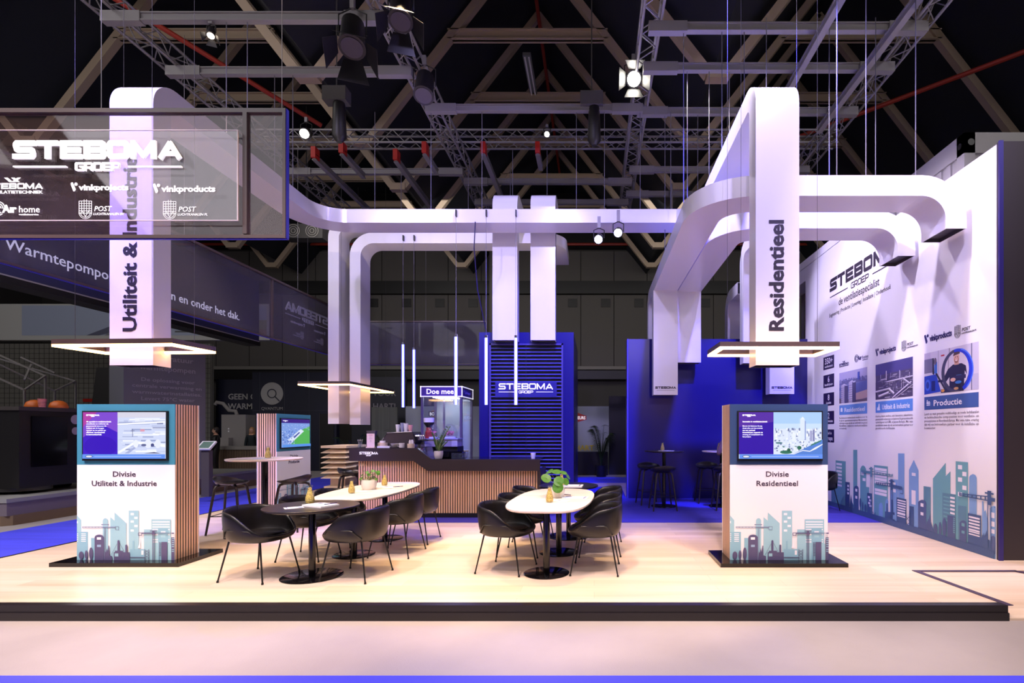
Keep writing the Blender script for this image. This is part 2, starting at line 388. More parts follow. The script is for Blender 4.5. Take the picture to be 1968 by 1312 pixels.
# blue rug area on the stand
o = MB().box(-3.95, 4.755, 8.60, 11.6, 0, .008).box(-3.95, .72, 11.6, 13.9, 0, .008).build('blue_carpet', M_rug)
tag(o, 'blue carpet area laid on the wooden stand floor under the bar and bar tables', 'carpet')
# right wall with black end panel
wl = MB(); wl.box(4.76, 5.5, 6.16, 11.72, 0, 4.91)
W_R = struct('wall_right', wl, M_white)
W_R['label'] = 'tall white stand wall printed with logos and a teal city skyline'
struct('wall_end', MB().box(4.765, 5.9, 6.12, 6.16, 0, 4.93), mat('brown_black_panel', (50, 42, 46), .55))
struct('trim_3', MB().box(4.752, 4.80, 6.10, 6.12, 0, 4.93), mat('blue_lit_edge', (46, 36, 110), .4))  # blue colour paints in the light on the wall's front edge
up = MB(); up.box(4.78, 5.2, 9.3, 14.5, 4.9, 5.20); up.box(4.78, 5.2, 9.3, 14.5, 5.215, 5.38)
struct('trim_4', up, M_white)['label'] = 'raised white top panels above the far part of the right wall'
# blue partition
bw = struct('wall_partition', MB().box(.76, 4.76, 11.62, 11.80, 0, 3.56), M_blue)
bw['label'] = 'glossy deep blue partition wall at the back right of the stand'
struct('trim_5', MB().box(.73, .76, 11.60, 11.95, 0, 3.56), mat('blue_trim', (70, 60, 150), .4), None)
# hall walls
hb = MB(); hb.box(-30, 30, 28, 28.3, FZ, 14)
struct('wall_back', hb, mat('hall_wall', (66, 63, 61), .8))
pn = MB()
for i in range(-14, 12):
    x = i*1.78+.17
    pn.box(x-.87, x+.87, 27.93, 28, 4.95, 8.75); pn.box(x-.87, x+.87, 27.93, 28, 9.5, 11.1)
struct('trim_6', pn, mat('hall_cladding', (92, 88, 85), .75))
for i, wl_ in ((-7, 'first of four from the left, above the bar'), (-6, 'second of four from the left, above the bar'), (-5, 'third of four from the left, above the bar'), (-4, 'fourth of four from the left, above the bar'),
              (-1, 'first right of the louvred cabin'), (0, 'second right of the louvred cabin'), (1, 'third right of the louvred cabin'), (3, 'seen beside the right duct pair')):
    x = i*1.78+.62; v_ = MB(); v_.box(x-.24, x+.24, 27.88, 27.93, 8.1, 8.55)
    for k in range(5): v_.box(x-.2, x+.2, 27.87, 27.89, 8.14+k*.08, 8.17+k*.08)
    tag(v_.build('wall_vent', M_black), 'small square vent on the hall wall, '+wl_, 'vent', 'vents in a row on the hall wall')
struct('trim_7', MB().box(-30, 30, 27.6, 28, 4.72, 4.9), mat('ledge', (128, 124, 118), .7))
struct('trim_8', MB().box(-30, 30, 27.5, 28, 4.2, 4.66), M_black)
dk = MB().box(-30, 30, 27.7, 28, 8.78, 9.45); dk.box(-30, 30, 27.5, 28, 11.2, 14)
struct('trim_9', dk, M_black)
cb = MB(); cb.box(-5.5, -4.4, 27.3, 27.9, 4.9, 13); cb.box(-13.2, -12.0, 27.3, 27.9, 4.9, 13)
struct('column_1', cb, mat('hall_column', (110, 104, 100), .7))
struct('wall_left', MB().box(-30, -29.7, -6, 28, FZ, 14), M_dgrey)
tag(MB().cyl((-30, 27.0, 11.15), (30, 27.0, 11.15), .07).build('pipe', M_redpipe), 'long thin red sprinkler pipe along the far hall wall', 'pipe')
# ------------------------------------------------------------------ folded roof on steel trusses
HV, HR, HT = 8.0, 13.67, 10.95                # heights of valley, ridge and tie above the eye
PER = 1.155*HV; V0 = -.808*HV
rf = MB(); b0, b1 = -4, 4
for b in range(b0, b1):
    xv = V0+b*PER; xr = xv+PER/2; xn = xv+PER; e = .35
    for (xa, za), (xb, zb) in (((xv, HV), (xr, HR)), ((xr, HR), (xn, HV))):
        rf.add([(xa, 2, 1.54+za+e), (xb, 2, 1.54+zb+e), (xb, 32, 1.54+zb+e), (xa, 32, 1.54+za+e)], [(0, 1, 2, 3)])
struct('ceiling', rf, mat('roof_sheet', (24, 27, 36), .8))
for k in range(0, 6):
    Y = HV*(1.47+.34*k)
    T = thing('roof_truss', 'beige steel roof truss of V-shaped rafters, %s from the front' % ['nearest', 'second', 'third', 'fourth', 'fifth', 'sixth'][k], 'roof truss', (0, Y, 0), 0, 'steel roof trusses')
    wv = HV/470
    for b in range(-3, 3):
        xv = V0+b*PER; xr = xv+PER/2; xn = xv+PER; z0 = 1.54+HV; z1 = 1.54+HR; sl = (HR-HV)/(PER/2); f = .2
        if k and b in (-3, 2): continue
        MB().beam((xv+f, 0, z0), (xr, 0, z1), .20, .20, (0, 1, 0)).build('rafter', M_steel, T)
        MB().beam((xr, 0, z1), (xn-f, 0, z0), .20, .20, (0, 1, 0)).build('rafter', M_steel, T)
        MB().box(xv-f-.05, xv+f+.05, -.12, .12, z0-.12, z0+.1).build('valley_plate', M_steel, T)
        ht = (HR-HT)/sl; tz = 1.54+HT
        tb = MB(); tb.box(xr-ht, xr+ht, -.10, .10, tz-.14, tz-.11); tb.box(xr-ht, xr+ht, -.10, .10, tz+.11, tz+.14); tb.box(xr-ht, xr+ht, -.03, .03, tz-.14, tz+.14)
        tb.build('tie_beam', M_steel, T)
for i, (xx, lab) in enumerate(((-.135*13.3, 'red sprinkler pipe running under the middle roof ridge'),)):
    tag(MB().cyl((xx, 8, 14.85), (xx, 27, 14.85), .06).build('pipe', M_redpipe), lab, 'pipe')
tag(MB().cyl((-13.2, 9, 12.0), (-7.6, 14.5, 10.0), .06).build('pipe', M_redpipe), 'red sprinkler pipe slanting across the dark roof at upper left', 'pipe')
tag(MB().cyl((11.4, 11.5, 10.6), (5.4, 16, 10.2), .06).build('pipe', M_redpipe), 'red sprinkler pipe slanting across the dark roof at upper right', 'pipe')
hl = thing('industrial_lamp', 'unlit long fluorescent fitting under the middle roof ridge', 'lamp', (-2.0, 16.6, 12.6))
MB().box(-.12, .12, -1.2, 1.2, 0, .1).build('housing', mat('lamp_housing', (120, 122, 120), .5), hl)
for sx in (-.06, .06): MB().cyl((sx, -1.15, -.02), (sx, 1.15, -.02), .025).build('tube', M_white, hl)

# ------------------------------------------------------------------ lighting rig
def box_truss(label, a, b, g=.29, step=.29):
    a = Vector(a); b = Vector(b); t = (b-a); L = t.length; t.normalize(); u = t.cross(Vector((0, 0, 1))).normalized(); v = Vector((0, 0, 1))
    T = thing('lighting_truss', label, 'truss', a, 0, 'aluminium lighting trusses')
    cs = [u*(i*g/2)+v*(j*g/2) for i, j in ((-1, -1), (1, -1), (1, 1), (-1, 1))]
    for c in cs: MB().cyl(c, c+t*L, .025, n=6).build('chord', M_alu, T)
    m = MB(); n = int(L/step)
    for f in range(4):
        p, q = cs[f], cs[(f+1) % 4]
        for i in range(n):
            x, y = (p, q) if i % 2 == 0 else (q, p)
            m.cyl(x+t*(i*step), y+t*((i+1)*step), .011, n=4, cap=False)
    m.build('bracing', M_alu, T)
    return T
ZT = 8.065
box_truss('aluminium box truss running back above the left side of the stand', (-7.46, 3.2, ZT), (-7.46, 15.6, ZT))
box_truss('aluminium box truss running back left of the centre, carrying black spotlights', (-3.235, 3.2, ZT), (-3.235, 15.6, ZT))
box_truss('aluminium box truss running back right of the centre, with the lit spotlight', (.90, 3.2, ZT), (.90, 15.6, ZT))
box_truss('aluminium box truss running back above the right wall of the stand', (5.165, 3.2, ZT), (5.165, 15.6, ZT))
box_truss('aluminium box truss crossing the whole stand from side to side', (-7.9, 12.3, ZT+.33), (5.7, 12.3, ZT+.33))
def bar(label, a, b, grp, hooks=True):
    T = thing('rigging_bar', label, 'bar', a, 0, grp); b = Vector(b)-Vector(a)
    m = MB(); up = (0, 0, 1)
    m.beam((0, 0, 0), b, .06, .10, up); m.beam((0, 0, .06), b+Vector((0, 0, .06)), .10, .02, up); m.beam((0, 0, -.05), b+Vector((0, 0, -.05)), .10, .02, up)
    m.build('profile', M_alu, T)
    if hooks:
        for q in (0, 1):
            c = b*q; d = b.normalized()*.3
            MB().beam(c-d, c+d, .12, .16, up).build('clamp_block', M_alu, T)
    return T
ords = ['first', 'second', 'third', 'fourth', 'fifth', 'sixth']
for i, y in enumerate((7.95, 9.15, 12.7)): bar('grey cross bar between the two left trusses, %s from the front' % ords[i], (-7.2, y, 7.82), (-3.5, y, 7.82), 'left cross bars')
for i, y in enumerate((10.2, 13.2, 14.4)): bar('grey cross bar between the two middle trusses, %s from the front' % ords[i], (-3.0, y, 7.82), (.65, y, 7.82), 'middle cross bars')
for i, y in enumerate((8.15, 9.05, 10.3, 12.6, 13.9)): bar('grey cross bar between the two right trusses, %s from the front' % ords[i], (1.15, y, 7.82), (4.9, y, 7.82), 'right cross bars')
bar('dark grey rail running back between the right trusses', (3.48, 3.3, 7.62), (3.48, 9.6, 7.62), 'long rails', False)
bar('dark grey rail running back beside the truss above the right wall', (4.57, 3.3, 7.62), (4.57, 10.6, 7.62), 'long rails', False)
def clamp_rail(label, x, y0, y1):
    T = bar(label, (x, y0, 7.66), (x, y1, 7.66), 'blue lit rails under the cross truss', False)
    MB().box(-.05, .05, -.05, .15, -.02, .22).build('red_clamp', M_red, T)
for x, y0, y1, l in ((-6.3, 11.7, 15.2, 'longest left'), (-4.5, 11.8, 15.0, 'longest middle'), (-5.58, 11.5, 12.6, 'short left'), (-3.75, 11.5, 12.4, 'short middle'), (-2.45, 11.5, 13.9, 'rightmost'), (-1.25, 11.5, 12.2, 'shortest')):
    clamp_rail('blue lit rail with red clamp hung from the cross truss, %s one' % l, x, y0, y1)
# ================================================================== white ventilation ducts
def sweep(name, label, pts, r, u0, w, t, ends=(True, True), seg=10, close=()):
    """rectangular duct along a polyline with rounded corners; straight runs and bends become separate parts"""
    pts = [Vector(p) for p in pts]; n = len(pts)
    if not isinstance(r, (list, tuple)): r = [r]*n
    runs = []; cur = [(pts[0], (pts[1]-pts[0]).normalized())]
    for i in range(1, n-1):
        a = (pts[i]-pts[i-1]).normalized(); b = (pts[i+1]-pts[i]).normalized(); th = a.angle(b); d = r[i]*math.tan(th/2)
        s = pts[i]-a*d; c = s+(b-a*a.dot(b)).normalized()*r[i]
        cur.append((s, a)); runs.append(('duct_section', cur))
        arc = []; ax = a.cross(b).normalized()
        for k in range(seg+1):
            q = Quaternion(ax, th*k/seg); arc.append((c+q @ (s-c), q @ a))
        runs.append(('duct_bend', arc)); cur = [arc[-1]]
    cur.append((pts[-1], (pts[-1]-pts[-2]).normalized())); runs.append(('duct_section', cur))
    D = thing(name, label, 'ventilation duct', pts[0], 0, 'white rectangular ducts'); o = pts[0]
    u = Vector(u0).normalized(); t_prev = runs[0][1][0][1]; endf = []
    for ri, (nm, rings) in enumerate(runs):
        m = MB(); rv = []
        for p, tg in rings:
            u = (t_prev.rotation_difference(tg)) @ u; t_prev = tg; v = tg.cross(u)
            rv.append([p-o+u*(i*w/2)+v*(j*t/2) for i, j in ((-1, -1), (1, -1), (1, 1), (-1, 1))])
            if (ri == 0 and len(rv) == 1) or (ri == len(runs)-1 and len(rv) == len(rings)): endf.append((p-o, tg, u.copy(), v.copy()))
        # four skins with own vertices so that the long edges stay crisp
        for k in range(4):
            vs = []
            for q in rv: vs += [q[k], q[(k+1) % 4]]
            m.add(vs, [(2*i, 2*i+1, 2*i+3, 2*i+2) for i in range(len(rv)-1)])
        m.build(nm, M_duct, D, smooth=40)
    for (p, tg, u, v), on, sgn in zip(endf, ends, (1, -1)):
        m = MB(); e = .012
        C = [(-1, -1), (1, -1), (1, 1), (-1, 1)]
        O_ = [p+u*(i*w/2)+v*(j*t/2) for i, j in C]; I_ = [p+u*(i*(w/2-e))+v*(j*(t/2-e)) for i, j in C]
        J_ = [q+tg*(sgn*.05) for q in I_]
        m.add(O_+I_, [(k, (k+1) % 4, 4+(k+1) % 4, 4+k) for k in range(4)])
        m.build('end_rim', M_duct, D)
        q = MB(); q.add(I_+J_, [(k, (k+1) % 4, 4+(k+1) % 4, 4+k) for k in range(4)]+[(4, 5, 6, 7)])
        q.build('duct_opening', M_dark, D)  # dark recess colour stands in for shade inside the open duct
    return D
X = Vector((1, 0, 0)); Yv = Vector((0, 1, 0)); Zv = Vector((0, 0, 1))
# the long one: left upright, back over the stand, across, forward to the right upright
zt = 5.62
G = sweep('ventilation_duct', 'long white duct arching from the Utiliteit & Industrie upright across the back to the Residentieel upright',
      [(-5.48, 6.29, 2.30), (-5.48, 6.29, zt), (-5.48, 10.20, zt), (2.17, 10.20, zt), (2.17, 6.29, zt), (2.17, 6.29, 2.30)],
      [0, .22, .75, .6, .22, 0], X, .515, .26)
fl = frame(Vector((-5.48, 6.158, 0))-G.location, X, Zv)
fr_ = frame(Vector((2.17, 6.158, 0))-G.location, X, Zv)
def vtext(s, base, x, z, size, length):
    f = frame(Vector((x, 6.158, z))-G.location, Zv, -X)
    return text('lettering', s, size, f, M_ink, G, 'LEFT', .03, width=length)
vtext('Utiliteit & Industrie', 0, -5.42, 2.69, .225, 2.07)
vtext('Residentieel', 0, 2.238, 2.695, .24, 1.31)
# duct pair hung from the right wall
B1 = sweep('ventilation_duct', 'white duct curving from the right wall to the blue partition, front one of two',
      [(4.56, 6.80, 4.07), (4.56, 6.80, 4.61), (1.51, 6.80, 4.61), (1.51, 12.27, 4.61), (1.51, 12.27, 3.2)], [0, .43, .6, .35, 0], Yv, .50, .26)
B2 = sweep('ventilation_duct', 'white duct curving from the right wall to the blue partition, rear one of two',
      [(4.57, 7.86, 4.08), (4.57, 7.86, 4.61), (2.03, 7.86, 4.61), (2.03, 11.24, 4.61), (2.03, 11.24, 2.97)], [0, .43, .45, .14, 0], Yv, .50, .255)
B3 = sweep('ventilation_duct', 'white drop duct with small black lettering left of the Divisie Residentieel totem', [(1.51, 11.13, 2.27), (1.51, 11.13, 4.481)], 0, X, .515, .26)
f = frame(Vector((1.51, 11.0, 2.40))-B3.location, X, Zv); logo('lettering', f, .44, M_ink, B3, groep=False, t=.27)
MB().prism(rect(-.19, -.035, .19, -.03), .002, (f[0], f[1], f[2], f[3])).build('rule', M_ink, B3)
D3 = sweep('ventilation_duct', 'white drop duct with small black lettering above the Divisie Residentieel totem', [(3.97, 11.13, 2.29), (3.97, 11.13, 4.6)], 0, X, .515, .26)
f = frame(Vector((3.97, 11.0, 2.40))-D3.location, X, Zv); logo('lettering', f, .44, M_ink, D3, groep=False, t=.27)
MB().prism(rect(-.19, -.035, .19, -.03), .002, (f[0], f[1], f[2], f[3])).build('rule', M_ink, D3)
sweep('ventilation_duct', 'white duct dropping close behind the Residentieel upright', [(3.41, 11.13, 2.94), (3.41, 11.13, zt-.25), (3.41, 9.9, zt-.25)], [0, .3, 0], X, .515, .26)
sweep('ventilation_duct', 'short white duct bending down behind the blue partition wall', [(3.37, 11.32, 4.61), (3.37, 12.27, 4.61), (3.37, 12.27, 3.2)], [0, .35, 0], X, .515, .26)
# pair over the blue louvred cabin
for xc, l in ((-1.82, 'left'), (-1.045, 'right')):
    sweep('ventilation_duct', 'white duct dropping in front of the blue louvred cabin, %s of the pair' % l, [(xc, 10.73, 3.36), (xc, 10.73, 6.30), (xc, 11.9, 6.30)], [0, .22, 0], X, .505, .26)
# pair of uprights standing edge on over the bar's left end
sweep('ventilation_duct', 'narrow white upright duct left of the bar, left of the close pair', [(-6.013, 12.26, 1.67), (-6.013, 12.26, 6.28), (-3.4, 12.26, 6.28)], [0, .3, 0], Yv, .52, .25)
sweep('ventilation_duct', 'narrow white upright duct bending right over the bar, right of the close pair', [(-5.515, 12.26, 1.65), (-5.515, 12.26, 5.96), (-.92, 12.26, 5.96), (-.92, 13.6, 5.96)], [0, .42, .32, 0], Yv, .52, .25)
# thin suspension rods
def rod(x, y, z0, z1=7.76, lab=None, r=.007):
    o = MB().cyl((0, 0, 0), (0, 0, z1-z0), r, n=5).build('suspension_rod', mat('rod_grey', (96, 94, 104), .5), None, loc=(x, y, z0)); tag(o, lab, 'rod', 'suspension rods of the ducts'); return o
O7 = ['first', 'second', 'third', 'fourth', 'fifth', 'sixth', 'seventh']
def rods(txt, pts):
    for i, (x, y, z) in enumerate(pts): rod(x, y, z, lab=('steel rod, %s of %d, on ' % (O7[i], len(pts)) if len(pts) > 1 else 'thin steel rod holding ')+txt)
rods('the left arm of the long duct', [(-5.62, 7.95, 5.74), (-5.3, 7.95, 5.74), (-5.62, 9.15, 5.74), (-5.3, 9.15, 5.74)])
rods('the long cross duct, from the left', [(-4.3, 10.2, 5.74), (-3.2, 10.2, 5.74), (-2.2, 10.2, 5.74), (-.35, 10.2, 5.74), (.2, 10.2, 5.74), (.9, 10.2, 5.74), (1.5, 10.2, 5.74)])
rods('the right arm of the long duct', [(2.0, 8.15, 5.74), (2.35, 8.15, 5.74), (2.0, 9.05, 5.74), (2.35, 9.05, 5.74)])
rods('the front duct of the wall pair, from the left', [(3.1, 6.65, 4.74), (3.55, 6.8, 4.74), (4.2, 6.8, 4.74)])
rods('the rear duct of the wall pair, from the left', [(2.6, 7.86, 4.74), (3.55, 7.86, 4.74), (4.25, 7.86, 4.74)])
rods('the curved front duct running back, from the front', [(1.4, 8.15, 4.74), (1.62, 9.05, 4.74), (1.4, 10.3, 4.74)])
rods('the backward run of the curved rear duct', [(2.05, 10.3, 4.74)])
rods('the ducts over the louvred cabin, from the left', [(-1.82, 11.6, 6.43), (-1.05, 11.6, 6.43)])
rods('the rear duct over the bar, from the left', [(-4.6, 12.4, 6.09), (-3.0, 12.4, 6.09), (-2.0, 12.4, 6.09)])
rods('the lettered drop duct above the right totem', [(3.97, 11.13, 4.6)]); rods('the duct dropping behind the Residentieel upright', [(3.41, 10.4, 5.5)]); rods('the short duct bending behind the blue partition', [(3.37, 11.8, 4.74)])
# ================================================================== skyline graphic (shared motif), units: metres on a 1.13 m wide panel
SK = .000636
def skyline_faces():
    L = (158, 200, 212); L2 = (140, 186, 204); D = (92, 86, 122); M_ = (128, 140, 170); Wt = (246, 242, 248)
    F = []
    def q(pts): return [((x-72)*SK, (985-y)*SK) for x, y in pts]
    def a(pts, c): F.append((q(pts), c))
    def r(x0, y0, x1, y1, c): a(rect(x0, y0, x1, y1), c)
    a([(72,180),(150,270),(150,985),(72,985)], L); r(72,285,90,325,Wt)
    r(72,480,270,985,L2)
    for y in (508,540,574,606,640): r(75,y,95,y+16,Wt); r(150,y,235,y+16,Wt)
    r(330,590,402,985,L2); r(540,290,635,985,L); a(ell(588,290,48,56,20), L); r(515,340,650,356,M_)
    a([(678,215),(755,280),(755,130),(968,325),(968,985),(678,985)], L)
    r(1010,98,1192,985,L)
    for x, y in ((1043,140),(1110,208),(1043,275),(1110,355),(1043,437)): r(x,y,x+60,y+38,Wt)
    r(1285,435,1440,985,L); r(1420,253,1770,985,L)
    for y in (290,338,382,428,520,610,652): r(1437,y,1748,y+19,Wt)
    r(1540,415,1725,985,L2); r(1592,468,1675,488,Wt); r(1592,540,1675,580,L)
    r(1040,790,1300,985,L2); r(1080,640,1112,800,L2); r(1240,815,1278,892,Wt); a([(1180,770),(1225,600),(1225,770)], Wt)
    r(1720,690,1790,985,L)
    r(175,383,540,390,M_); r(175,401,540,408,M_)
    for x in range(178, 540, 58): r(x,383,x+8,408,M_)
    r(540,386,780,405,M_); r(768,380,835,386,M_); r(768,436,835,442,M_); r(768,380,775,442,M_); r(828,380,835,442,M_); r(572,408,580,985,M_); r(592,408,600,985,M_)
    for x, y, rx, ry in ((160,900,44,70),(252,890,28,78),(338,870,36,112)): a(ell(x,y,rx,ry), D); r(x-7,y,x+7,985,D); r(x-18,972,x+18,985,D)
    r(402,580,570,985,D); a(ell(486,580,84,52,20), D); r(445,575,520,618,Wt); r(448,710,518,750,(150,176,206))
    a([(575,985),(590,820),(605,860),(625,770),(640,840),(655,725),(668,725),(674,900),(720,915),(720,985)], D)
    r(750,845,1040,985,D); r(770,818,915,850,D); r(815,650,853,830,D); a(ell(834,650,19,24), D); r(958,720,993,850,D); a(ell(975.5,720,17.5,12), D)
    r(768,865,832,920,L)
    a(line(810,690,705,890,5), D); a(line(856,680,940,840,5), D)
    r(1040,930,1310,942,D); r(1040,955,1310,960,M_)
    r(1305,790,1313,985,D); r(1378,790,1386,985,D)
    for y in (800,850,900,950): a(line(1308,y,1383,y+48,6), D); a(line(1383,y,1308,y+48,6), D)
    r(1610,660,1715,985,D); r(1567,660,1573,985,D)
    for y in range(670, 900, 25): r(1573,y,1605,y+10,D)
    r(1790,575,1845,985,D)
    for y in (592,628,664,700,736,790,822): r(1800,y,1845,y+12,L)
    r(1195,490,1262,500,D); r(1195,535,1262,545,D); r(1195,490,1205,545,D); r(1252,490,1262,545,D); r(1262,490,1510,512,D)
    r(1510,490,1845,496,D); r(1510,506,1845,512,D); r(1408,453,1535,467,D); a([(1450,467),(1490,467),(1505,525),(1440,525)], D)
    r(1452,520,1464,985,D); r(1480,520,1492,985,D); r(1800,490,1845,512,D)
    return [([(max(0, min(1.127, x)), max(0, y)) for x, y in p], c) for p, c in F]
def screen_ducts():
    random.seed(3); F = [(rect(0,0,.945,.53), (200, 208, 236))]
    F.append((rect(0,.05,.395,.53), (60, 20, 190)))
    F.append(([(0,.53),(.395,.53),(.395,.3),(.2,.4),(0,.24)], (120, 70, 200))); F.append(([(0,.53),(.16,.53),(0,.36)], (170, 60, 160)))
    F += [(ell(.2,.14,.19,.12), (52, 10, 180))]
    for i in range(46):
        y = random.uniform(.06,.45); x = random.uniform(.4,.85); wd = random.uniform(.05,.3); h = random.uniform(.003,.02)
        g = random.choice(((150,160,200),(226,230,248),(236,238,250),(120,128,170),(180,188,222)))
        F.append((rect(x,y,min(.944,x+wd),y+h), g))
    F += [(rect(.4,.47,.944,.53),(206,204,220)), ([(.4,.385),(.944,.41),(.944,.43),(.4,.40)],(240,240,250)), ([(.4,.40),(.944,.43),(.944,.436),(.4,.405)],(150,160,200)),
          ([(.42,.06),(.6,.17),(.944,.13),(.944,.165),(.6,.2),(.4,.075)],(236,238,252)), ([(.48,.06),(.63,.16),(.66,.16),(.53,.06)],(160,168,208)),
          (rect(.57,.25,.575,.34),(70,70,110)), (rect(.55,.315,.595,.32),(70,70,110)), (rect(.66,.31,.71,.335),(214,150,170)),
          (ell(.61,.17,.03,.045),(226,230,248)), (ell(.75,.17,.04,.05),(222,226,246)), (ell(.86,.17,.035,.05),(222,226,246)), (ell(.8,.155,.02,.02),(70,76,130)), (ell(.7,.155,.03,.014),(90,96,140)),
          ([(.7,.062),(.9,.06),(.82,.075)],(70,70,110))]
    F += bottom_bar(); return F
def bottom_bar():
    F = [(rect(0,0,.945,.05), (96, 140, 232)), (ell(.075,.025,.042,.016), (50, 60, 120)), (ell(.075,.025,.036,.011), (214, 220, 236)), (rect(.135,.022,.9,.029), (170, 190, 246))]
    return F
def screen_city():
    random.seed(5); F = [(rect(0,0,.945,.53), (196, 216, 250)), (rect(.395,.4,.945,.53), (168, 200, 250)), (rect(0,.05,.395,.53), (50, 16, 160)),
        ([(0,.53),(.395,.53),(.395,.42),(0,.36)], (84, 44, 160)), (rect(.395,.05,.945,.34), (214, 222, 246))]
    for i in range(190):
        x = random.uniform(.4,.93); y = random.uniform(.08,.33); wd = random.uniform(.008,.022); h = random.uniform(.008,.03)*(1.3 if y > .24 else .7)
        g = random.choice(((236,240,252),(150,160,196),(190,200,226),(110,120,160),(246,248,255),(90,130,120) if y < .2 else (170,176,206)))
        F.append((rect(x,y,min(.944,x+wd),min(.35,y+h)), g))
    F += [([(.60,.05),(.945,.22),(.945,.05)], (84,126,206)), ([(.6,.05),(.72,.1),(.8,.09),(.86,.13),(.945,.17),(.945,.16),(.87,.11),(.8,.08),(.72,.09),(.62,.05)], (230,230,240)),
          (rect(.69,.22,.742,.45), (214,224,246)), (rect(.742,.22,.755,.43), (140,156,206)), ([(.69,.45),(.742,.45),(.72,.48)], (224,232,250)), (rect(.8,.2,.83,.32),(160,160,200)), (rect(.835,.2,.855,.33),(120,120,170)), (rect(.6,.2,.635,.30),(226,232,250)), (rect(.55,.21,.58,.3),(206,214,240)),
          (ell(.53,.075,.07,.02),(50,110,90)), (ell(.68,.125,.025,.022),(46,104,84)), ([(.8,.14),(.93,.2),(.93,.215),(.82,.165)],(60,120,100)), (ell(.45,.18,.04,.01),(80,120,130)), (ell(.56,.1,.02,.02),(40,90,70))]
    F += bottom_bar(); return F
def screen_field():
    F = [(rect(0,0,.945,.53), (120, 150, 214)), (rect(0,.455,.945,.53), (52, 24, 120)), ([(.3,.05),(.945,.05),(.945,.4),(.7,.34)], (82, 170, 84)),
         ([(.28,.06),(.74,.3),(.62,.34),(.2,.14)], (210, 220, 238)), ([(.4,.16),(.6,.27),(.57,.285),(.38,.19)], (60, 76, 150))]
    random.seed(9)
    for i in range(120):
        x = random.uniform(0,.4); y = random.uniform(.06,.3); F.append((rect(x,y,x+.02,y+.014), random.choice(((60,90,190),(220,226,244),(100,130,210),(40,60,140)))))
    for i in range(50):
        x = random.uniform(0,.9); y = random.uniform(.31,.43); F.append((rect(x,y,x+.03,y+.006), random.choice(((160,186,230),(90,120,190),(190,206,236)))))
    F += [(rect(0,0,.945,.05),(86,140,220))]; return F
def slats(m, fr, width, height, n, d=.002):
    o, u, v, nn = fr; p = width/n
    for i in range(n): m.prism(rect(i*p+p*.21, 0, i*p+p*.79, height), d, fr)
def totem(label, loc, rz, panel, words, sfaces, lines, bold_first=True, plate=(-.18, -.16, 1.30, .53)):
    """origin = front left bottom corner on the floor, front faces local -y"""
    W, D_, z0, z1 = 1.124, .36, .045, 1.83
    T = thing('display_totem', label, 'display totem', loc, rz, 'screen totems')
    MB().box(plate[0], plate[2], plate[1], plate[3], 0, .045).build('base_plate', M_blackgloss, T)
    MB().box(.006, W-.006, .004, D_-.004, z0, z1).build('body', M_black, T)
    fp = frame((0, 0, z0), X, Zv)
    MB().box(0, W, -.004, .006, z0, 1.135).build('front_panel', M_white, T)
    MB().box(0, W, -.004, .006, 1.135, z1).build('upper_panel', panel, T)
    MB().box(0, W, D_-.006, D_+.002, z0, z1).build('back_panel', M_white, T)
    for s, fx in ((0, frame((.006, D_, z0), -Yv, Zv)), (1, frame((W-.006, 0, z0), Yv, Zv))):
        m = MB(); slats(m, fx, D_, z1-z0, 9); m.build('slat_cladding', M_slat, T)
    f0 = frame((0, -.004, z0), X, Zv)
    g = pic('skyline_print', f0, skyline_faces(), T); g['label'] = 'teal and slate city skyline print'
    y = 1.0
    for i, s in enumerate(words):
        text('lettering', s, .086, frame((W/2-.02, -.004, y), X, Zv), mat('plum_print', (70, 54, 72), .5), T, 'CENTER', .012, width={'Divisie': .262, 'Utiliteit & Industrie': .745, 'Residentieel': .475, 'Productie': .36}[s]); y -= .107
    sc = MB(); sx0, sx1, sy0, sy1 = .082, 1.055, 1.183, 1.752
    sc.box(sx0, sx1, -.03, 0, sy0, sy1); s_ = sc.build('screen', M_black, T)
    fs = frame((sx0+.014, -.0305, sy0+.024), X, Zv)
    pic('screen_picture', fs, sfaces, s_, True)
    lw = mat('screen_white', (240, 240, 250), .5, emit=(240, 240, 255), es=.9)
    fl_ = frame((sx0+.014, -.0335, sy0+.024), X, Zv)
    logo('screen_logo', (fl_[0]+Vector((.115, 0, .488)), X, Zv, fl_[3]), .15, lw, s_, d=.0008, lines=False)
    yy = .415 if lines[0] else .40
    for i, (b, ln, sz) in enumerate(lines):
        if ln: text('screen_text', ln, sz, (fl_[0]+Vector((.04, 0, yy)), X, Zv, fl_[3]), lw, s_, 'LEFT', .012 if b else 0, d=.0006)
        yy -= .0245
    return T
tealp = mat('teal_panel', (70, 140, 166), .22); slatep = mat('slate_blue_panel', (58, 78, 116), .22)
TL1 = [(1, 'Als specialist in ventilatietechniek', .021), (0, 'ontwikkelen en realiseren wij', .021), (0, 'geavanceerde systemen die', .021), (0, 'voldoen aan de hoogste', .021), (0, 'normen op het gebied van', .021), (1, 'efficiëntie, duurzaamheid', .021), (1, 'en betrouwbaarheid.', .021)]
TL2 = [(1, 'Innovatie in ventilatietechniek', .0235), (0, '', 0), (0, 'Binnen de Steboma Groep', .021), (0, 'draait alles om het creëren', .021), (1, 'van een optimaal', .021), (1, 'binnenklimaat, ongeacht de', .021), (0, 'omvang of complexiteit van', .021), (0, 'het project.', .021)]
totem('slatted screen totem lettered Divisie Utiliteit & Industrie, teal top, on the left', (-5.935, 5.975, 0), 0, tealp, ['Divisie', 'Utiliteit & Industrie'], screen_ducts(), TL1, plate=(-.17, -.15, 1.28, .55))
totem('slatted screen totem lettered Divisie Residentieel, dark blue top, beside the right wall', (1.557, 5.975, 0), 0, slatep, ['Divisie', 'Residentieel'], screen_city(), TL2, plate=(-.145, -.17, 1.28, .47))
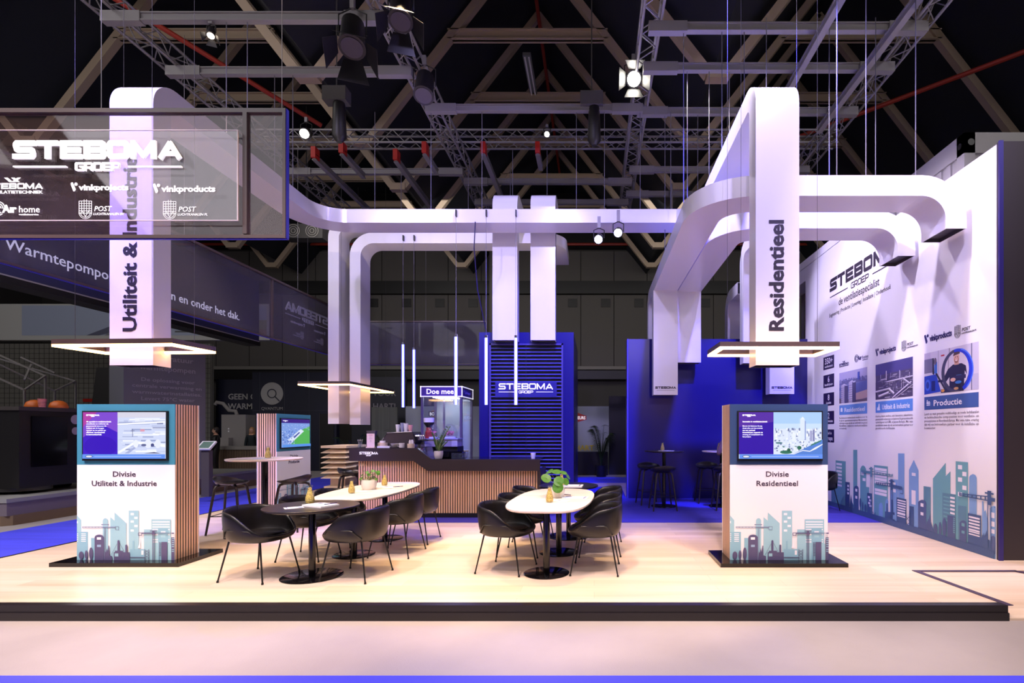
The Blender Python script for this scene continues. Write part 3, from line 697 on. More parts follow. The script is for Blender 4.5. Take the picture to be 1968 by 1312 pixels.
totem('slatted screen totem lettered Divisie Productie, behind the white high table', (-5.78, 9.47, 0), PI/2, tealp, ['Divisie', 'Productie'], screen_field(), [(1, '', .02)], plate=(-.1, -.12, 1.22, .48))
# ================================================================== chairs, stools, tables
def make_chair():
    T = thing('armchair', 'black leather tub chair', 'chair')
    nA, nS = 40, 9; m = MB(); vs = []
    def rimh(a):      # a = angle from the back, 0..pi
        k = a/PI
        if k < .40: return .745-.035*(k/.40)**2
        if k < .80: s = (k-.40)/.40; return .71-.235*(s*s*(3-2*s))
        s = (k-.80)/.20; return .475-.015*s
    def pt(th, s):
        a = abs(math.atan2(math.sin(th), math.cos(th)))
        R = 1/(abs(math.sin(th)/.295)**2.5+abs(math.cos(th)/(.265 if a < PI/2 else .275))**2.5)**(1/2.5); h = rimh(a); seat = .455
        if s <= .5: rr = R*.84*(s/.5); z = seat-.03+.0*s
        else: q = (s-.5)/.5*PI/2; rr = R*(.84+.16*math.sin(q)**.8); z = seat-.03+(h-seat+.03)*(1-math.cos(q))
        return (math.sin(th)*rr, -math.cos(th)*rr, z)
    ctr = len(vs); vs.append((0, 0, .425))
    for i in range(1, nS+1):
        for k in range(nA): vs.append(pt(2*PI*k/nA, i/nS))
    fs = [(0, 1+k, 1+(k+1) % nA) for k in range(nA)]
    for i in range(nS-1): fs += [(1+i*nA+k, 1+(i+1)*nA+k, 1+(i+1)*nA+(k+1) % nA, 1+i*nA+(k+1) % nA) for k in range(nA)]
    m.add(vs, fs); o = m.build('seat_shell', M_leather, T)
    md = o.modifiers.new('s', 'SOLIDIFY'); md.thickness = .032; md.offset = 1
    for p in o.data.polygons: p.use_smooth = True
    md2 = o.modifiers.new('u', 'SUBSURF'); md2.levels = 1; md2.render_levels = 1
    bake(o)
    # back seam
    MB().tube([pt(0, .55+.05*i) for i in range(1, 10)], .003, 4).build('seam', M_black, T)
    cu = MB(); cu.lathe([(0, .44), (.19, .445), (.215, .462), (.2, .474), (0, .482)], 28, (0, .015, 0)); cu.build('seat_cushion', M_leather, T, smooth=60)
    for sx in (-1, 1):
        for ty, fy in ((.17, .25), (-.17, -.25)):
            l = MB().cyl((sx*.2, ty, .425), (sx*.26, fy, .008), .0095, .0075, 8).build('leg', M_metalblk, T)
            MB().cyl((sx*.26, fy, 0), (sx*.26, fy, .02), .012, .01, 8).build('foot', M_metalblk, l)
        MB().tube([(sx*.2, .17, .425), (sx*.245, .20, .44), (sx*.305, .15, .52), (sx*.31, .13, .53), (sx*.312, -.11, .535), (sx*.306, -.135, .525), (sx*.24, -.2, .44), (sx*.2, -.17, .425)], .007, 6).build('side_rod', M_metalblk, T)
    MB().tube([(-.2, .17, .425), (.2, .17, .425), (.2, -.17, .425), (-.2, -.17, .425)], .008, 6, True).build('under_frame', M_metalblk, T)
    return T
C0 = make_chair(); used = []
def chair(x, y, deg, label):
    """deg = direction the chair faces, measured from +x"""
    rz = math.radians(deg-90)
    if not used: o = C0; o.location = (x, y, .001); o.rotation_euler = (0, 0, rz); o['label'] = label
    else: o = dup(C0, (x, y, .001), rz, label)
    used.append(o); o['group'] = 'black leather tub chairs'
chair(-3.50, 5.45, -8, 'black leather tub chair left of the front black round table, nearest the left totem')
chair(-2.49, 5.47, 172, 'black leather tub chair right of the front black round table, seen from behind')
chair(-2.44, 6.46, 176, 'black leather tub chair right of the left oval table, second from the front')
chair(-2.46, 7.20, 178, 'black leather tub chair right of the left oval table, closest to the slatted bar')
chair(-3.44, 6.28, 0, 'black leather tub chair left of the left oval table, just behind the black round table')
chair(-3.42, 7.02, 0, 'black leather tub chair left of the left oval table, farther from the front')
chair(-.965, 5.74, -14, 'black leather tub chair at the front left of the right oval table')
chair(.015, 5.71, 176, 'black leather tub chair at the front right of the right oval table')
chair(-.90, 6.50, -6, 'black leather tub chair left of the right oval table, middle of three')
chair(-.86, 7.36, -2, 'black leather tub chair left of the rear black round table')
chair(.05, 6.52, 184, 'black leather tub chair right of the right oval table, middle of three')
chair(.10, 7.36, 184, 'black leather tub chair right of the rear black round table')
chair(4.30, 9.95, 200, 'black tub chair against the skyline wall, mostly hidden by the Residentieel totem')

def make_stool():
    T = thing('bar_stool', 'black bar stool', 'stool'); nA, nS = 32, 7
    def pt(th, s):
        a = abs(math.atan2(math.sin(th), math.cos(th))); k = a/PI
        h = .855-.085*min(1, k/.55)**1.6 if k < .55 else .77-.015*(k-.55)/.45
        R = 1/(abs(math.sin(th)/.235)**2.3+abs(math.cos(th)/.205)**2.3)**(1/2.3); seat = .735
        if s <= .45: rr = R*.62*(s/.45); z = seat
        else: q = (s-.45)/.55*PI/2; rr = R*(.62+.38*math.sin(q)); z = seat+(h-seat)*(1-math.cos(q))
        return (math.sin(th)*rr, -math.cos(th)*rr, z)
    vs = [(0, 0, .735)]
    for i in range(1, nS+1): vs += [pt(2*PI*k/nA, i/nS) for k in range(nA)]
    fs = [(0, 1+k, 1+(k+1) % nA) for k in range(nA)]
    for i in range(nS-1): fs += [(1+i*nA+k, 1+(i+1)*nA+k, 1+(i+1)*nA+(k+1) % nA, 1+i*nA+(k+1) % nA) for k in range(nA)]
    o = MB().add(vs, fs).build('seat', mat('black_plastic', (26, 24, 26), .35), T)
    md = o.modifiers.new('s', 'SOLIDIFY'); md.thickness = .014; md.offset = 1
    for p in o.data.polygons: p.use_smooth = True
    o.modifiers.new('u', 'SUBSURF').levels = 1; bake(o)
    wd = mat('black_stained_wood', (38, 30, 28), .4)
    for sx in (-1, 1):
        for sy in (-1, 1):
            MB().tube([(sx*.03, sy*.03, .715), (sx*.10, sy*.10, .712), (sx*.135, sy*.135, .695), (sx*.15, sy*.15, .65), (sx*.225, sy*.225, 0)], [.016, .018, .019, .019, .014], 8).build('leg', wd, T, smooth=50)
    c = .19
    MB().tube([(-c, -c, .27), (c, -c, .27), (c, c, .27), (-c, c, .27)], .007, 6, True).build('footrest', M_metalblk, T)
    return T
S0 = make_stool(); sused = []
def stool(x, y, deg, label):
    rz = math.radians(deg-90)
    if not sused: o = S0; o.location = (x, y, .009 if y > 8.6 and x > -3.9 else .001); o.rotation_euler = (0, 0, rz); o['label'] = label
    else: o = dup(S0, (x, y, .009 if y > 8.6 and x > -3.9 else .001), rz, label)
    sused.append(o); o['group'] = 'black bar stools'
stool(-5.43, 7.78, 8, 'black bar stool left of the white high table, by the left totem')
stool(-4.62, 8.02, 172, 'black bar stool right of the white high table, in front of the Productie totem')
stool(-4.40, 9.40, 15, 'black bar stool beside the stacked wooden louvres')
stool(-4.36, 10.06, 15, 'black bar stool partly hidden behind the left end of the bar')
stool(1.31, 9.95, 95, 'black bar stool in front of the black high table by the blue partition')
stool(1.13, 10.72, -80, 'black bar stool behind the black high table by the blue partition')
stool(2.52, 10.0, 90, 'black bar stool in front of the second high table, half hidden by the right totem')
stool(2.38, 10.95, -90, 'black bar stool behind the second high table, half hidden by the right totem')

def round_table(label, x, y, z, r, top_m, base_r=.30, pole=.034):
    T = thing('round_table', label, 'table', (x, y, 0))
    MB().lathe([(0, z-.026), (r-.012, z-.026), (r, z-.014), (r, z-.003), (r-.003, z), (0, z)], 56).build('tabletop', top_m, T, smooth=40)
    MB().cyl((0, 0, .012), (0, 0, z-.026), pole, n=20).build('column', M_blackgloss, T, smooth=40)
    MB().lathe([(0, 0), (base_r, 0), (base_r, .006), (base_r-.01, .011), (0, .014)], 48).build('base', M_blackgloss, T, smooth=30)
    return T
M_topblk = mat('black_tabletop', (38, 32, 32), .28)
round_table('black round table at the front of the left group', -2.965, 5.47, .74, .458, M_topblk)
round_table('black round table behind the right oval table', -.37, 7.50, .74, .425, mat('navy_tabletop', (26, 26, 46), .28))
round_table('white topped high table between two stools in front of the Productie totem', -5.03, 7.95, 1.10, .51, M_oak, .3, .04)
a_ = round_table('black topped high bar table before the blue partition', 1.395, 10.4, 1.105, .39, M_topblk, .26, .036); a_.location.z = .009
a_ = round_table('white topped high bar table half hidden behind the right totem', 2.55, 10.4, 1.105, .39, M_oak, .26, .036); a_.location.z = .009
def oval_table(label, x, y, rz, L, W_, off):
    T = thing('oval_table', label, 'table', (x, y, 0), rz); z = .74; n = 72; e = 2.9
    def ring(k, zz): 
        P = []
        for i in range(n):
            a = 2*PI*i/n; c, s_ = math.cos(a), math.sin(a)
            P.append((k*W_/2*math.copysign(abs(c)**(2/3.6), c), k*L/2*math.copysign(abs(s_)**(2/2.6), s_), zz))
        return P
    vs = ring(.975, z-.03)+ring(1, z-.018)+ring(1, z-.003)+ring(.994, z); fs = [tuple(range(n-1, -1, -1)), tuple(range(3*n, 4*n))]
    for j in range(3): fs += [(j*n+k, j*n+(k+1) % n, (j+1)*n+(k+1) % n, (j+1)*n+k) for k in range(n)]
    MB().add(vs, fs).build('tabletop', M_oak, T, smooth=40)
    for yy in off:
        MB().cyl((0, yy, .012), (0, yy, z-.03), .036, n=20).build('column', M_blackgloss, T, smooth=40)
        MB().lathe([(0, 0), (.245, 0), (.245, .006), (.235, .011), (0, .014)], 44, (0, yy, 0)).build('base', M_blackgloss, T, smooth=30)
oval_table('pale oak oval table in the left group, beside the slatted bar', -2.955, 6.945, 0, 2.02, .90, (-.545, .405))
oval_table('pale oak oval table in the right group, with the round-leaved plant', -.475, 6.08, math.radians(-4.2), 1.95, .92, (-.50, .44))

# carafes with nuts, leaflets, plants
def carafe():
    T = thing('carafe', 'carafe', 'carafe')
    pr = [(.033, 0), (.038, .006), (.042, .03), (.040, .06), (.030, .095), (.021, .125), (.020, .15), (.026, .172)]
    MB().lathe(pr, 20).build('glass', M_glass, T, smooth=60)
    MB().lathe([(0, .008), (.034, .008), (.039, .03), (.037, .06), (.027, .095), (.018, .125), (.017, .148), (0, .155)], 14).build('nuts', mat('nut_mix', (240, 190, 96), .5, bump=1.0, bscale=90, var=.55, vscale=(90, 90, 90)), T, smooth=30)
    return T
K0 = carafe(); kused = []
def put_carafe(x, y, z, label, s=1):
    o = K0 if not kused else dup(K0); o.location = (x, y, z+.001); o['label'] = label; o['group'] = 'carafes of nuts'; o.scale = (s, s, s); kused.append(o)
put_carafe(-3.06, 5.60, .74, 'glass carafe of nuts on the front black round table', 1.15)
put_carafe(-3.04, 6.52, .74, 'glass carafe of nuts on the left oval table, left of the plant')
put_carafe(-2.99, 7.42, .74, 'glass carafe of nuts on the left oval table, right of the plant')
put_carafe(-.49, 5.72, .74, 'glass carafe of nuts in front of the round-leaved plant', 1.05)
put_carafe(-.46, 7.33, .74, 'glass carafe of nuts on the rear black round table', 1.1)
put_carafe(-4.97, 7.93, 1.10, 'glass carafe of nuts on the white high table', 1.1)
put_carafe(1.36, 10.36, 1.114, 'glass carafe of nuts on the black high bar table')
put_carafe(2.47, 10.3, 1.114, 'glass carafe of nuts on the high bar table behind the right totem')
def leaflet(x, y, z, rz, label, w_=.21, h_=.30, n=1):
    T = thing('leaflet', label, 'leaflet', (x, y, z+.001), rz, 'leaflets on the tables')
    m = MB(); m.box(-w_/2, w_/2, -h_/2, h_/2, 0, .004*n); m.build('sheet', M_paper, T)
    f_ = frame((0, 0, .004*n), X, Yv)
    pic('print', f_, [(rect(-w_*.45, h_*.1, w_*.1, h_*.42), (190, 206, 236)), (rect(w_*.2, h_*.2, w_*.42, h_*.42), (60, 66, 130)), (rect(-w_*.45, -h_*.4, w_*.42, -h_*.34), (120, 128, 170))], T, lift=.0004)
leaflet(-2.86, 5.44, .74, 1.1, 'folded white leaflets on the front black round table', n=4)
leaflet(-3.06, 5.30, .74, -.9, 'small shiny leaflet at the front of the black round table', .12, .17)
leaflet(-2.98, 6.72, .74, 1.3, 'small printed card before the plant on the left oval table', .12, .16)
leaflet(-2.84, 7.18, .74, 1.2, 'white leaflet right of the plant on the left oval table')
leaflet(-.22, 6.10, .74, 1.4, 'white leaflet at the right end of the right oval table', .2, .3)
leaflet(-.36, 5.80, .74, 1.2, 'small printed card beside the carafe on the right oval table', .11, .15)
leaflet(-.32, 7.30, .74, 1.5, 'pile of white leaflets on the rear black round table', .24, .32, 4)
leaflet(-5.02, 7.80, 1.10, .4, 'leaflet on the white high table')
leaflet(1.43, 10.3, 1.114, 1.3, 'leaflet on the black high bar table', .22, .3, 2)
for x, y, z, rz, l in ((-2.72, 7.22, .75, .6, 'dark pen lying on the leaflet on the left oval table'), (-.33, 6.30, .752, 2.4, 'dark pen leaning by the plant on the right oval table'), (-2.77, 5.47, .76, .9, 'dark pen lying on the leaflets on the front round table')):
    o = MB().cyl((-.065, 0, 0), (.065, 0, 0), .0045, n=8).build('pen', M_inkn); o.location = (x, y, z); o.rotation_euler = (0, 0, rz); tag(o, l, 'pen')
def disc_leaf(m, c, r, nrm):
    nrm = Vector(nrm).normalized(); u = nrm.orthogonal().normalized(); v = nrm.cross(u); c = Vector(c); n = 16
    vs = [c+nrm*(-.12*r)]+[c+(u*math.cos(2*PI*k/n)+v*math.sin(2*PI*k/n))*r*.6 for k in range(n)]+[c+(u*math.cos(2*PI*k/n)+v*math.sin(2*PI*k/n))*r+nrm*(.05*r*math.cos(4*PI*k/n)) for k in range(n)]
    m.add(vs, [(0, 1+k, 1+(k+1) % n) for k in range(n)]+[(1+k, 1+n+k, 1+n+(k+1) % n, 1+(k+1) % n) for k in range(n)])
def pot(T, r, h, n=28):
    MB().lathe([(r*.72, 0), (r*.9, h*.25), (r, h*.65), (r*.97, h), (r*.88, h), (r*.88, h*.85), (0, h*.83)], n).build('pot', M_pot, T, smooth=50)
P = thing('potted_plant', 'round-leaved plant in a white pot on the right oval table', 'plant', (-.43, 6.12, .741)); pot(P, .085, .12)
lv = [(-.13, -.05, .23, .062, (.25, -.6, .5)), (.02, -.10, .20, .06, (.1, -.95, .35)), (.10, -.04, .19, .045, (.6, -.7, .3)), (-.02, .02, .30, .058, (.1, -.4, .9)), (.06, .04, .29, .05, (.3, -.3, .9)), (-.10, .05, .30, .05, (-.4, -.3, .8)), (.01, -.12, .13, .065, (0, -.98, .2)), (.12, .05, .24, .04, (.7, -.2, .5))]
ms = MB()
for x, y, z, r, nn in lv:
    m = MB(); disc_leaf(m, (x, y, z), r, nn); m.build('leaf', M_leaf, P, smooth=60); ms.tube([(0, 0, .1), (x*.5, y*.4, .1+(z-.1)*.7), (x, y, z)], .003, 5)
ms.build('stems', mat('green_stem', (110, 130, 60), .5), P)
P2 = thing('potted_plant', 'small leafy plant in a white pot on the left oval table', 'plant', (-3.0, 6.93, .741)); pot(P2, .10, .13)
random.seed(11); lf = MB(); sm = MB()
for i in range(20):
    a = random.uniform(0, 2*PI); rr = random.uniform(.03, .13); z = random.uniform(.14, .25); c = (rr*math.cos(a), rr*math.sin(a), z)
    disc_leaf(lf, c, random.uniform(.018, .03), (math.cos(a)*.6, math.sin(a)*.6-.5, .7)); sm.tube([(0, 0, .11), (c[0]*.5, c[1]*.5, z*.9), c], .002, 4)
lf.build('leaves', M_leaf, P2, smooth=60); sm.build('stems', mat('green_stem', (110, 130, 60), .5), P2)
# ================================================================== graphics printed on the right wall (plane x = 4.76)
WX = 4.759
def WF(y, z): return frame((WX, y, z), -Yv, Zv)        # u runs towards the viewer, v up, faces the stand
WO = WF(0, 0)
def wt(s, y0, y1, z, size, m=M_ink, bold=0, shear=0): return text('wall_lettering', s, size, WF(y0, z), m, W_R, 'LEFT', bold, width=y0-y1, d=.0012, shear=shear)
logo('wall_logo', WF(9.33, 4.305), 2.34, M_ink, W_R, d=.0015, h=.25, t=.27)
wt('de ventilatiespecialist', 10.13, 8.69, 3.95, .20, bold=.008)
wt('Engineering | Productie | Levering | Installatie | Onderhoud', 10.53, 8.37, 3.80, .105, bold=.004)
def wp(px, py): Y = 4760/(px-1142); return (-Y, 1.54-(py-825)*Y/1000)
# skyline band
SKW = []
TL = (112, 168, 178); TB_LIT = (128, 168, 214); TD = (70, 96, 138); TN = (84, 100, 140); WH = (240, 236, 244); TM = (98, 142, 162)  # bluish tower tone has the blue stage light painted in
def zz(x, y): return wp(1590+x/5.703, 850+y/5.703)
def tower(pts, c):
    P = [zz(*p) for p in pts]; SKW.append(([(P[0][0], .0)]+P+[(P[-1][0], .0)], c))
def quad(x0, y0, x1, y1, c):
    a = zz(x0, y0); b = zz(x1, y1); SKW.append((rect(a[0], min(a[1], b[1]), b[0], max(a[1], b[1])), c))
def win(xl, yl, w_, h, c=WH):
    a = zz(xl, yl); b = zz(xl+w_, yl); SKW.append((rect(a[0], a[1]-h, b[0], a[1]), c))
tower([(45,310),(100,315)], TM); tower([(92,195),(203,207)], TL)
for i in range(7): win(100, 222+i*38, 60, .04)
tower([(285,80),(330,80)], TL); tower([(362,290),(375,262),(392,250),(412,262),(427,290)], TL); win(372,320,28,.06); win(388,388,32,.05)
tower([(415,485),(460,490)], TL); tower([(513,247),(665,263)], TL)
for i in (0,1,2,3,4,6.3,7.3): win(522, 272+i*36, 132, .045)
tower([(778,118),(847,120)], TB_LIT); tower([(690,400),(775,408)], TB_LIT); win(712,433,38,.05); win(722,508,30,.05)
tower([(897,300),(950,190),(1003,308)], TB_LIT); win(928,330,42,.045); win(925,520,45,.21)
tower([(1058,478),(1137,490)], TM); tower([(1160,395),(1300,222),(1300,370),(1352,315)], TL); tower([(1410,205),(1545,217)], TL)
for x, y in ((1435,245),(1483,320),(1435,380),(1483,470),(1435,540)): win(x, y, 45, .055)
tower([(1557,380),(1572,358),(1600,345),(1626,358),(1641,385)], TB_LIT)
tower([(1265,550),(1410,570)], TM)
for i in range(5): win(1350, 592+i*42, 50, .026)
for i in range(7): win(1275, 585+i*42, 70, .02, TL)
tower([(1437,690),(1530,700)], TM); tower([(1700,640),(1716,645),(1720,760),(1740,740),(1765,870)], TB_LIT)
tower([(1785,720),(1805,703),(1830,695),(1868,705)], TB_LIT); win(1793,762,45,.065); win(1793,860,45,.06); win(1793,945,45,.05)
tower([(570,680),(585,660),(602,662),(612,690)], TB_LIT); tower([(640,640),(655,610),(672,640)], TB_LIT)
tower([(200,430),(248,437)], TD)
for i in range(3): win(222,462+i*40,18,.04)
tower([(250,680),(262,570),(275,650),(290,690)], TD); tower([(294,495),(305,478),(320,473),(335,478),(346,495)], TD); win(310,505,22,.05); win(310,582,22,.05)
tower([(440,550),(495,560)], TD)
for x, y in ((448,585),(462,620),(452,650),(465,680)): win(x, y, 22, .035)
tower([(635,755),(650,755),(652,665),(665,668),(667,760),(705,762),(707,625),(722,625),(724,765),(742,767)], TD); win(720,790,24,.07,TB_LIT)
tower([(763,600),(870,622)], TD)
for i in range(6): win(772, 622+i*27, 92, .02)
for i in range(2): win(772, 770+i*24, 92, .016)
tower([(905,695),(953,703)], TD); tower([(1000,655),(1015,637),(1045,627),(1072,637),(1088,660)], TN); win(1027,662,32,.05); win(1027,760,32,.045)
tower([(1088,910),(1098,855),(1105,870),(1112,830),(1120,850),(1130,780),(1140,870),(1165,950),(1166,960)], TN)
tower([(1322,795),(1408,815)], TN)
for i in range(8): win(1386,822+i*22,18,.016,TL)
tower([(1455,880),(1470,860),(1495,853),(1520,860),(1533,880)], TN); win(1478,880,32,.04,TL); win(1478,962,32,.035,TL)
tower([(1547,773),(1692,802)], TD)
for i in range(5): win(1557, 802+i*34, 120, .022)
for i in range(2): win(1557, 962+i*28, 120, .016)
tower([(1692,1045),(1706,1000),(1712,1040),(1722,985),(1730,1030),(1755,960),(1768,1060),(1790,1075)], TD)
for x, y, rx, ry in ((367,660,.045,.12),(393,700,.03,.12),(423,720,.05,.1),(1192,960,.06,.13),(1243,950,.04,.14),(1290,925,.06,.17),(1827,1125,.07,.16)):
    c = zz(x, y); d_ = TN if x > 1000 else TD; SKW.append((ell(c[0], c[1], rx*.72, ry*.72), d_)); SKW.append((rect(c[0]-.01, 0, c[0]+.01, c[1]), d_))
def crane(xa, ya, xm, ym, xb, yb, c):
    a = zz(xa, ya); m_ = zz(xm, ym); b = zz(xb, yb)
    for dz in (0, .05): SKW.append((line(a[0], a[1]+dz*.4, m_[0], m_[1]+dz, .012), c))
    for i in range(7): t = i/7; x = a[0]+(m_[0]-a[0])*t; y = a[1]+(m_[1]-a[1])*t; SKW.append((rect(x, y, x+.02, y+.04), c))
    SKW.append((line(m_[0], m_[1]+.02, b[0], b[1]+.02, .045), c)); SKW.append((rect(m_[0]-.07, m_[1]+.08, m_[0]+.07, m_[1]+.10), c)); SKW.append((rect(m_[0]-.03, m_[1]-.05, m_[0]+.03, m_[1]+.12), c))
    for q in (-.03, .02): SKW.append((rect(m_[0]+q, 0, m_[0]+q+.012, m_[1]), c))
    SKW.append((rect(b[0]-.05, b[1]-.07, b[0]+.03, b[1]-.06), c)); SKW.append((rect(b[0]+.02, b[1]-.07, b[0]+.03, b[1]+.03), c))
crane(715,372,487,345,380,325,TM); crane(540,455,712,485,825,515,TD); crane(1455,578,1785,640,1875,655,TD)
for x in (520, 887):
    a = zz(x, 760 if x < 600 else 740); k = .04 if x < 600 else .05
    for q in (-k, k): SKW.append((rect(a[0]+q-.006, 0, a[0]+q+.006, a[1]), TD))
    z = .06
    while z < a[1]-.08: SKW.append((line(a[0]-k, z, a[0]+k, z+.08, .008), TD)); SKW.append((line(a[0]+k, z, a[0]-k, z+.08, .008), TD)); z += .09
SKW.append((rect(-11.6, 0, -6.18, .10), TD))
SKW = [([(max(-11.61, min(-6.165, x)), max(.002, y)) for x, y in p], c) for p, c in SKW]
g = pic('skyline_print', WO, SKW, W_R, lift=.0008, step=.00006); g['label'] = 'teal city skyline with cranes printed along the wall foot, blue light painted into towers'
# key figure plates
for i, (a, b) in enumerate((('350+', 'werknemers'), ('6', 'bedrijven'), ('8', 'locaties'), ('2', 'productielocaties'), ('actief in', 'Europa'))):
    z = 3.026-i*.3715
    pic('figure_plate', WO, [(rect(-10.80, z-.26, -10.32, z), (36, 26, 66))], W_R, lift=.0008)
    wm = mat('print_white', (240, 238, 246), .5)
    if i < 4:
        text('figure_text', a, .17, WF(10.56, z-.15), wm, W_R, 'CENTER', .01, d=.0005, lift=.0016); text('figure_text', b, .075, WF(10.56, z-.225), wm, W_R, 'CENTER', .01, d=.0005, lift=.0016, width=.36 if len(b) > 8 else None)
    else:
        text('figure_text', a, .085, WF(10.56, z-.10), wm, W_R, 'CENTER', .008, d=.0005, lift=.0016); text('figure_text', b, .12, WF(10.56, z-.215), wm, W_R, 'CENTER', .012, d=.0005, lift=.0016)
# three information columns
PZ0, PZ1 = 2.04, 2.63
def column(y0, y1, title, band, para, face, icon):
    o = -y0; W_ = y0-y1
    pic('photo_print', WO, [([(o+a, PZ0+b) for a, b in p], c) for p, c in face(W_)], W_R, lift=.0008, step=.00003)
    pic('title_band', WO, [(rect(o, 1.82, o+W_, 2.005), band)]+[([(o+a, 1.82+b) for a, b in p], (236, 240, 250)) for p in icon], W_R, lift=.0008)
    text('title_text', title, .115, WF(y0-.20, 1.87), mat('print_white', (240, 238, 246), .5), W_R, 'LEFT', .012, d=.0005, lift=.0016, width=min(.75, .062*len(title)))
    for i, l in enumerate(para): text('paragraph', l, .052, WF(y0, 1.745-i*.05), mat('grey_print', (110, 100, 118), .5), W_R, 'LEFT', .002, d=.0005, width=W_ if i < len(para)-1 else W_*.035*len(l)*.6, res=1)
def face_river(W_):
    F = [(rect(0,0,W_,.59), (120, 126, 170)), (rect(0,.42,W_,.59), (176, 172, 206)), (rect(0,.36,W_,.43), (104, 104, 146))]
    random.seed(21)
    for i in range(40):
        x = random.uniform(.0,W_-.05); F.append((rect(x,random.uniform(.38,.43),x+random.uniform(.02,.05),random.uniform(.43,.46)), random.choice(((90,94,140),(140,140,180),(120,124,170)))))
    F += [([(0,.3),(W_,.36),(W_,.2),(.6,.17),(0,.25)], (96,108,166)), (rect(.70,.40,.78,.54),(70,90,170)), (rect(.745,.40,.78,.54),(50,66,140)), ([(.45,.33),(.62,.40),(.62,.37)], (190,196,220))]
    F += [([(.62,.02),(W_,.06),(W_,.2),(.64,.16)], (196,168,160)), ([(0,0),(W_,0),(W_,.05),(.6,.04),(0,.1)], (110,96,110))]
    for x, wd, h in ((.08,.13,.34),(.38,.13,.38)):
        F += [(rect(x,.0,x+wd,h), (186,180,200)), (rect(x+wd,.0,x+wd*2,h-.02), (70,66,100))]
        for k in range(8): F.append((rect(x,.02+k*h/9,x+wd,.03+k*h/9), (120,112,146)))
        for k in range(3): F.append((rect(x+wd+.02+k*.035,.02,x+wd+.03+k*.035,h-.04), (110,104,140)))
        F.append(([(x,h),(x+wd,h),(x+wd*2,h-.02),(x+wd*.9,h+.03)], (206,200,214)))
    return F
def face_pipes(W_):
    F = [(rect(0,0,W_,.59), (78, 70, 98)), ([(0,.59),(W_,.59),(W_,.42),(0,.40)], (70, 64, 118))]
    random.seed(22)
    for i in range(120):
        x = random.uniform(0,W_-.06); y = random.uniform(0,.4); l = random.uniform(.02,.16); g = random.randint(60,220); h = random.uniform(.004,.014)
        F.append((rect(x,y,min(W_,x+l),y+h) if i % 3 else rect(x,y,x+h,min(.45,y+l*.8)), (g, g-6, g+8)))
    for x0, y0, x1, y1, t, g in ((0,.13,.45,.16,.04,190),(.4,.16,.55,.07,.05,200),(.33,.30,.33,.45,.03,210),(.33,.27,W_,.30,.03,180),(.5,0,1.0,.22,.03,216),(.6,0,1.03,.17,.02,160),(.1,.05,.4,.10,.045,206),(.7,.3,.7,.42,.02,200),(.8,.28,.95,.2,.04,190)):
        F += [(line(x0,y0,x1,y1,t), (g-70, g-76, g-60)), (line(x0,y0+t*.12,x1,y1+t*.12,t*.6), (g, g-6, g+6)), (line(x0,y0+t*.2,x1,y1+t*.2,t*.2), (240, 236, 246))]
    return [([(max(0,min(W_,a)),max(0,min(.59,b))) for a, b in p], c) for p, c in F]
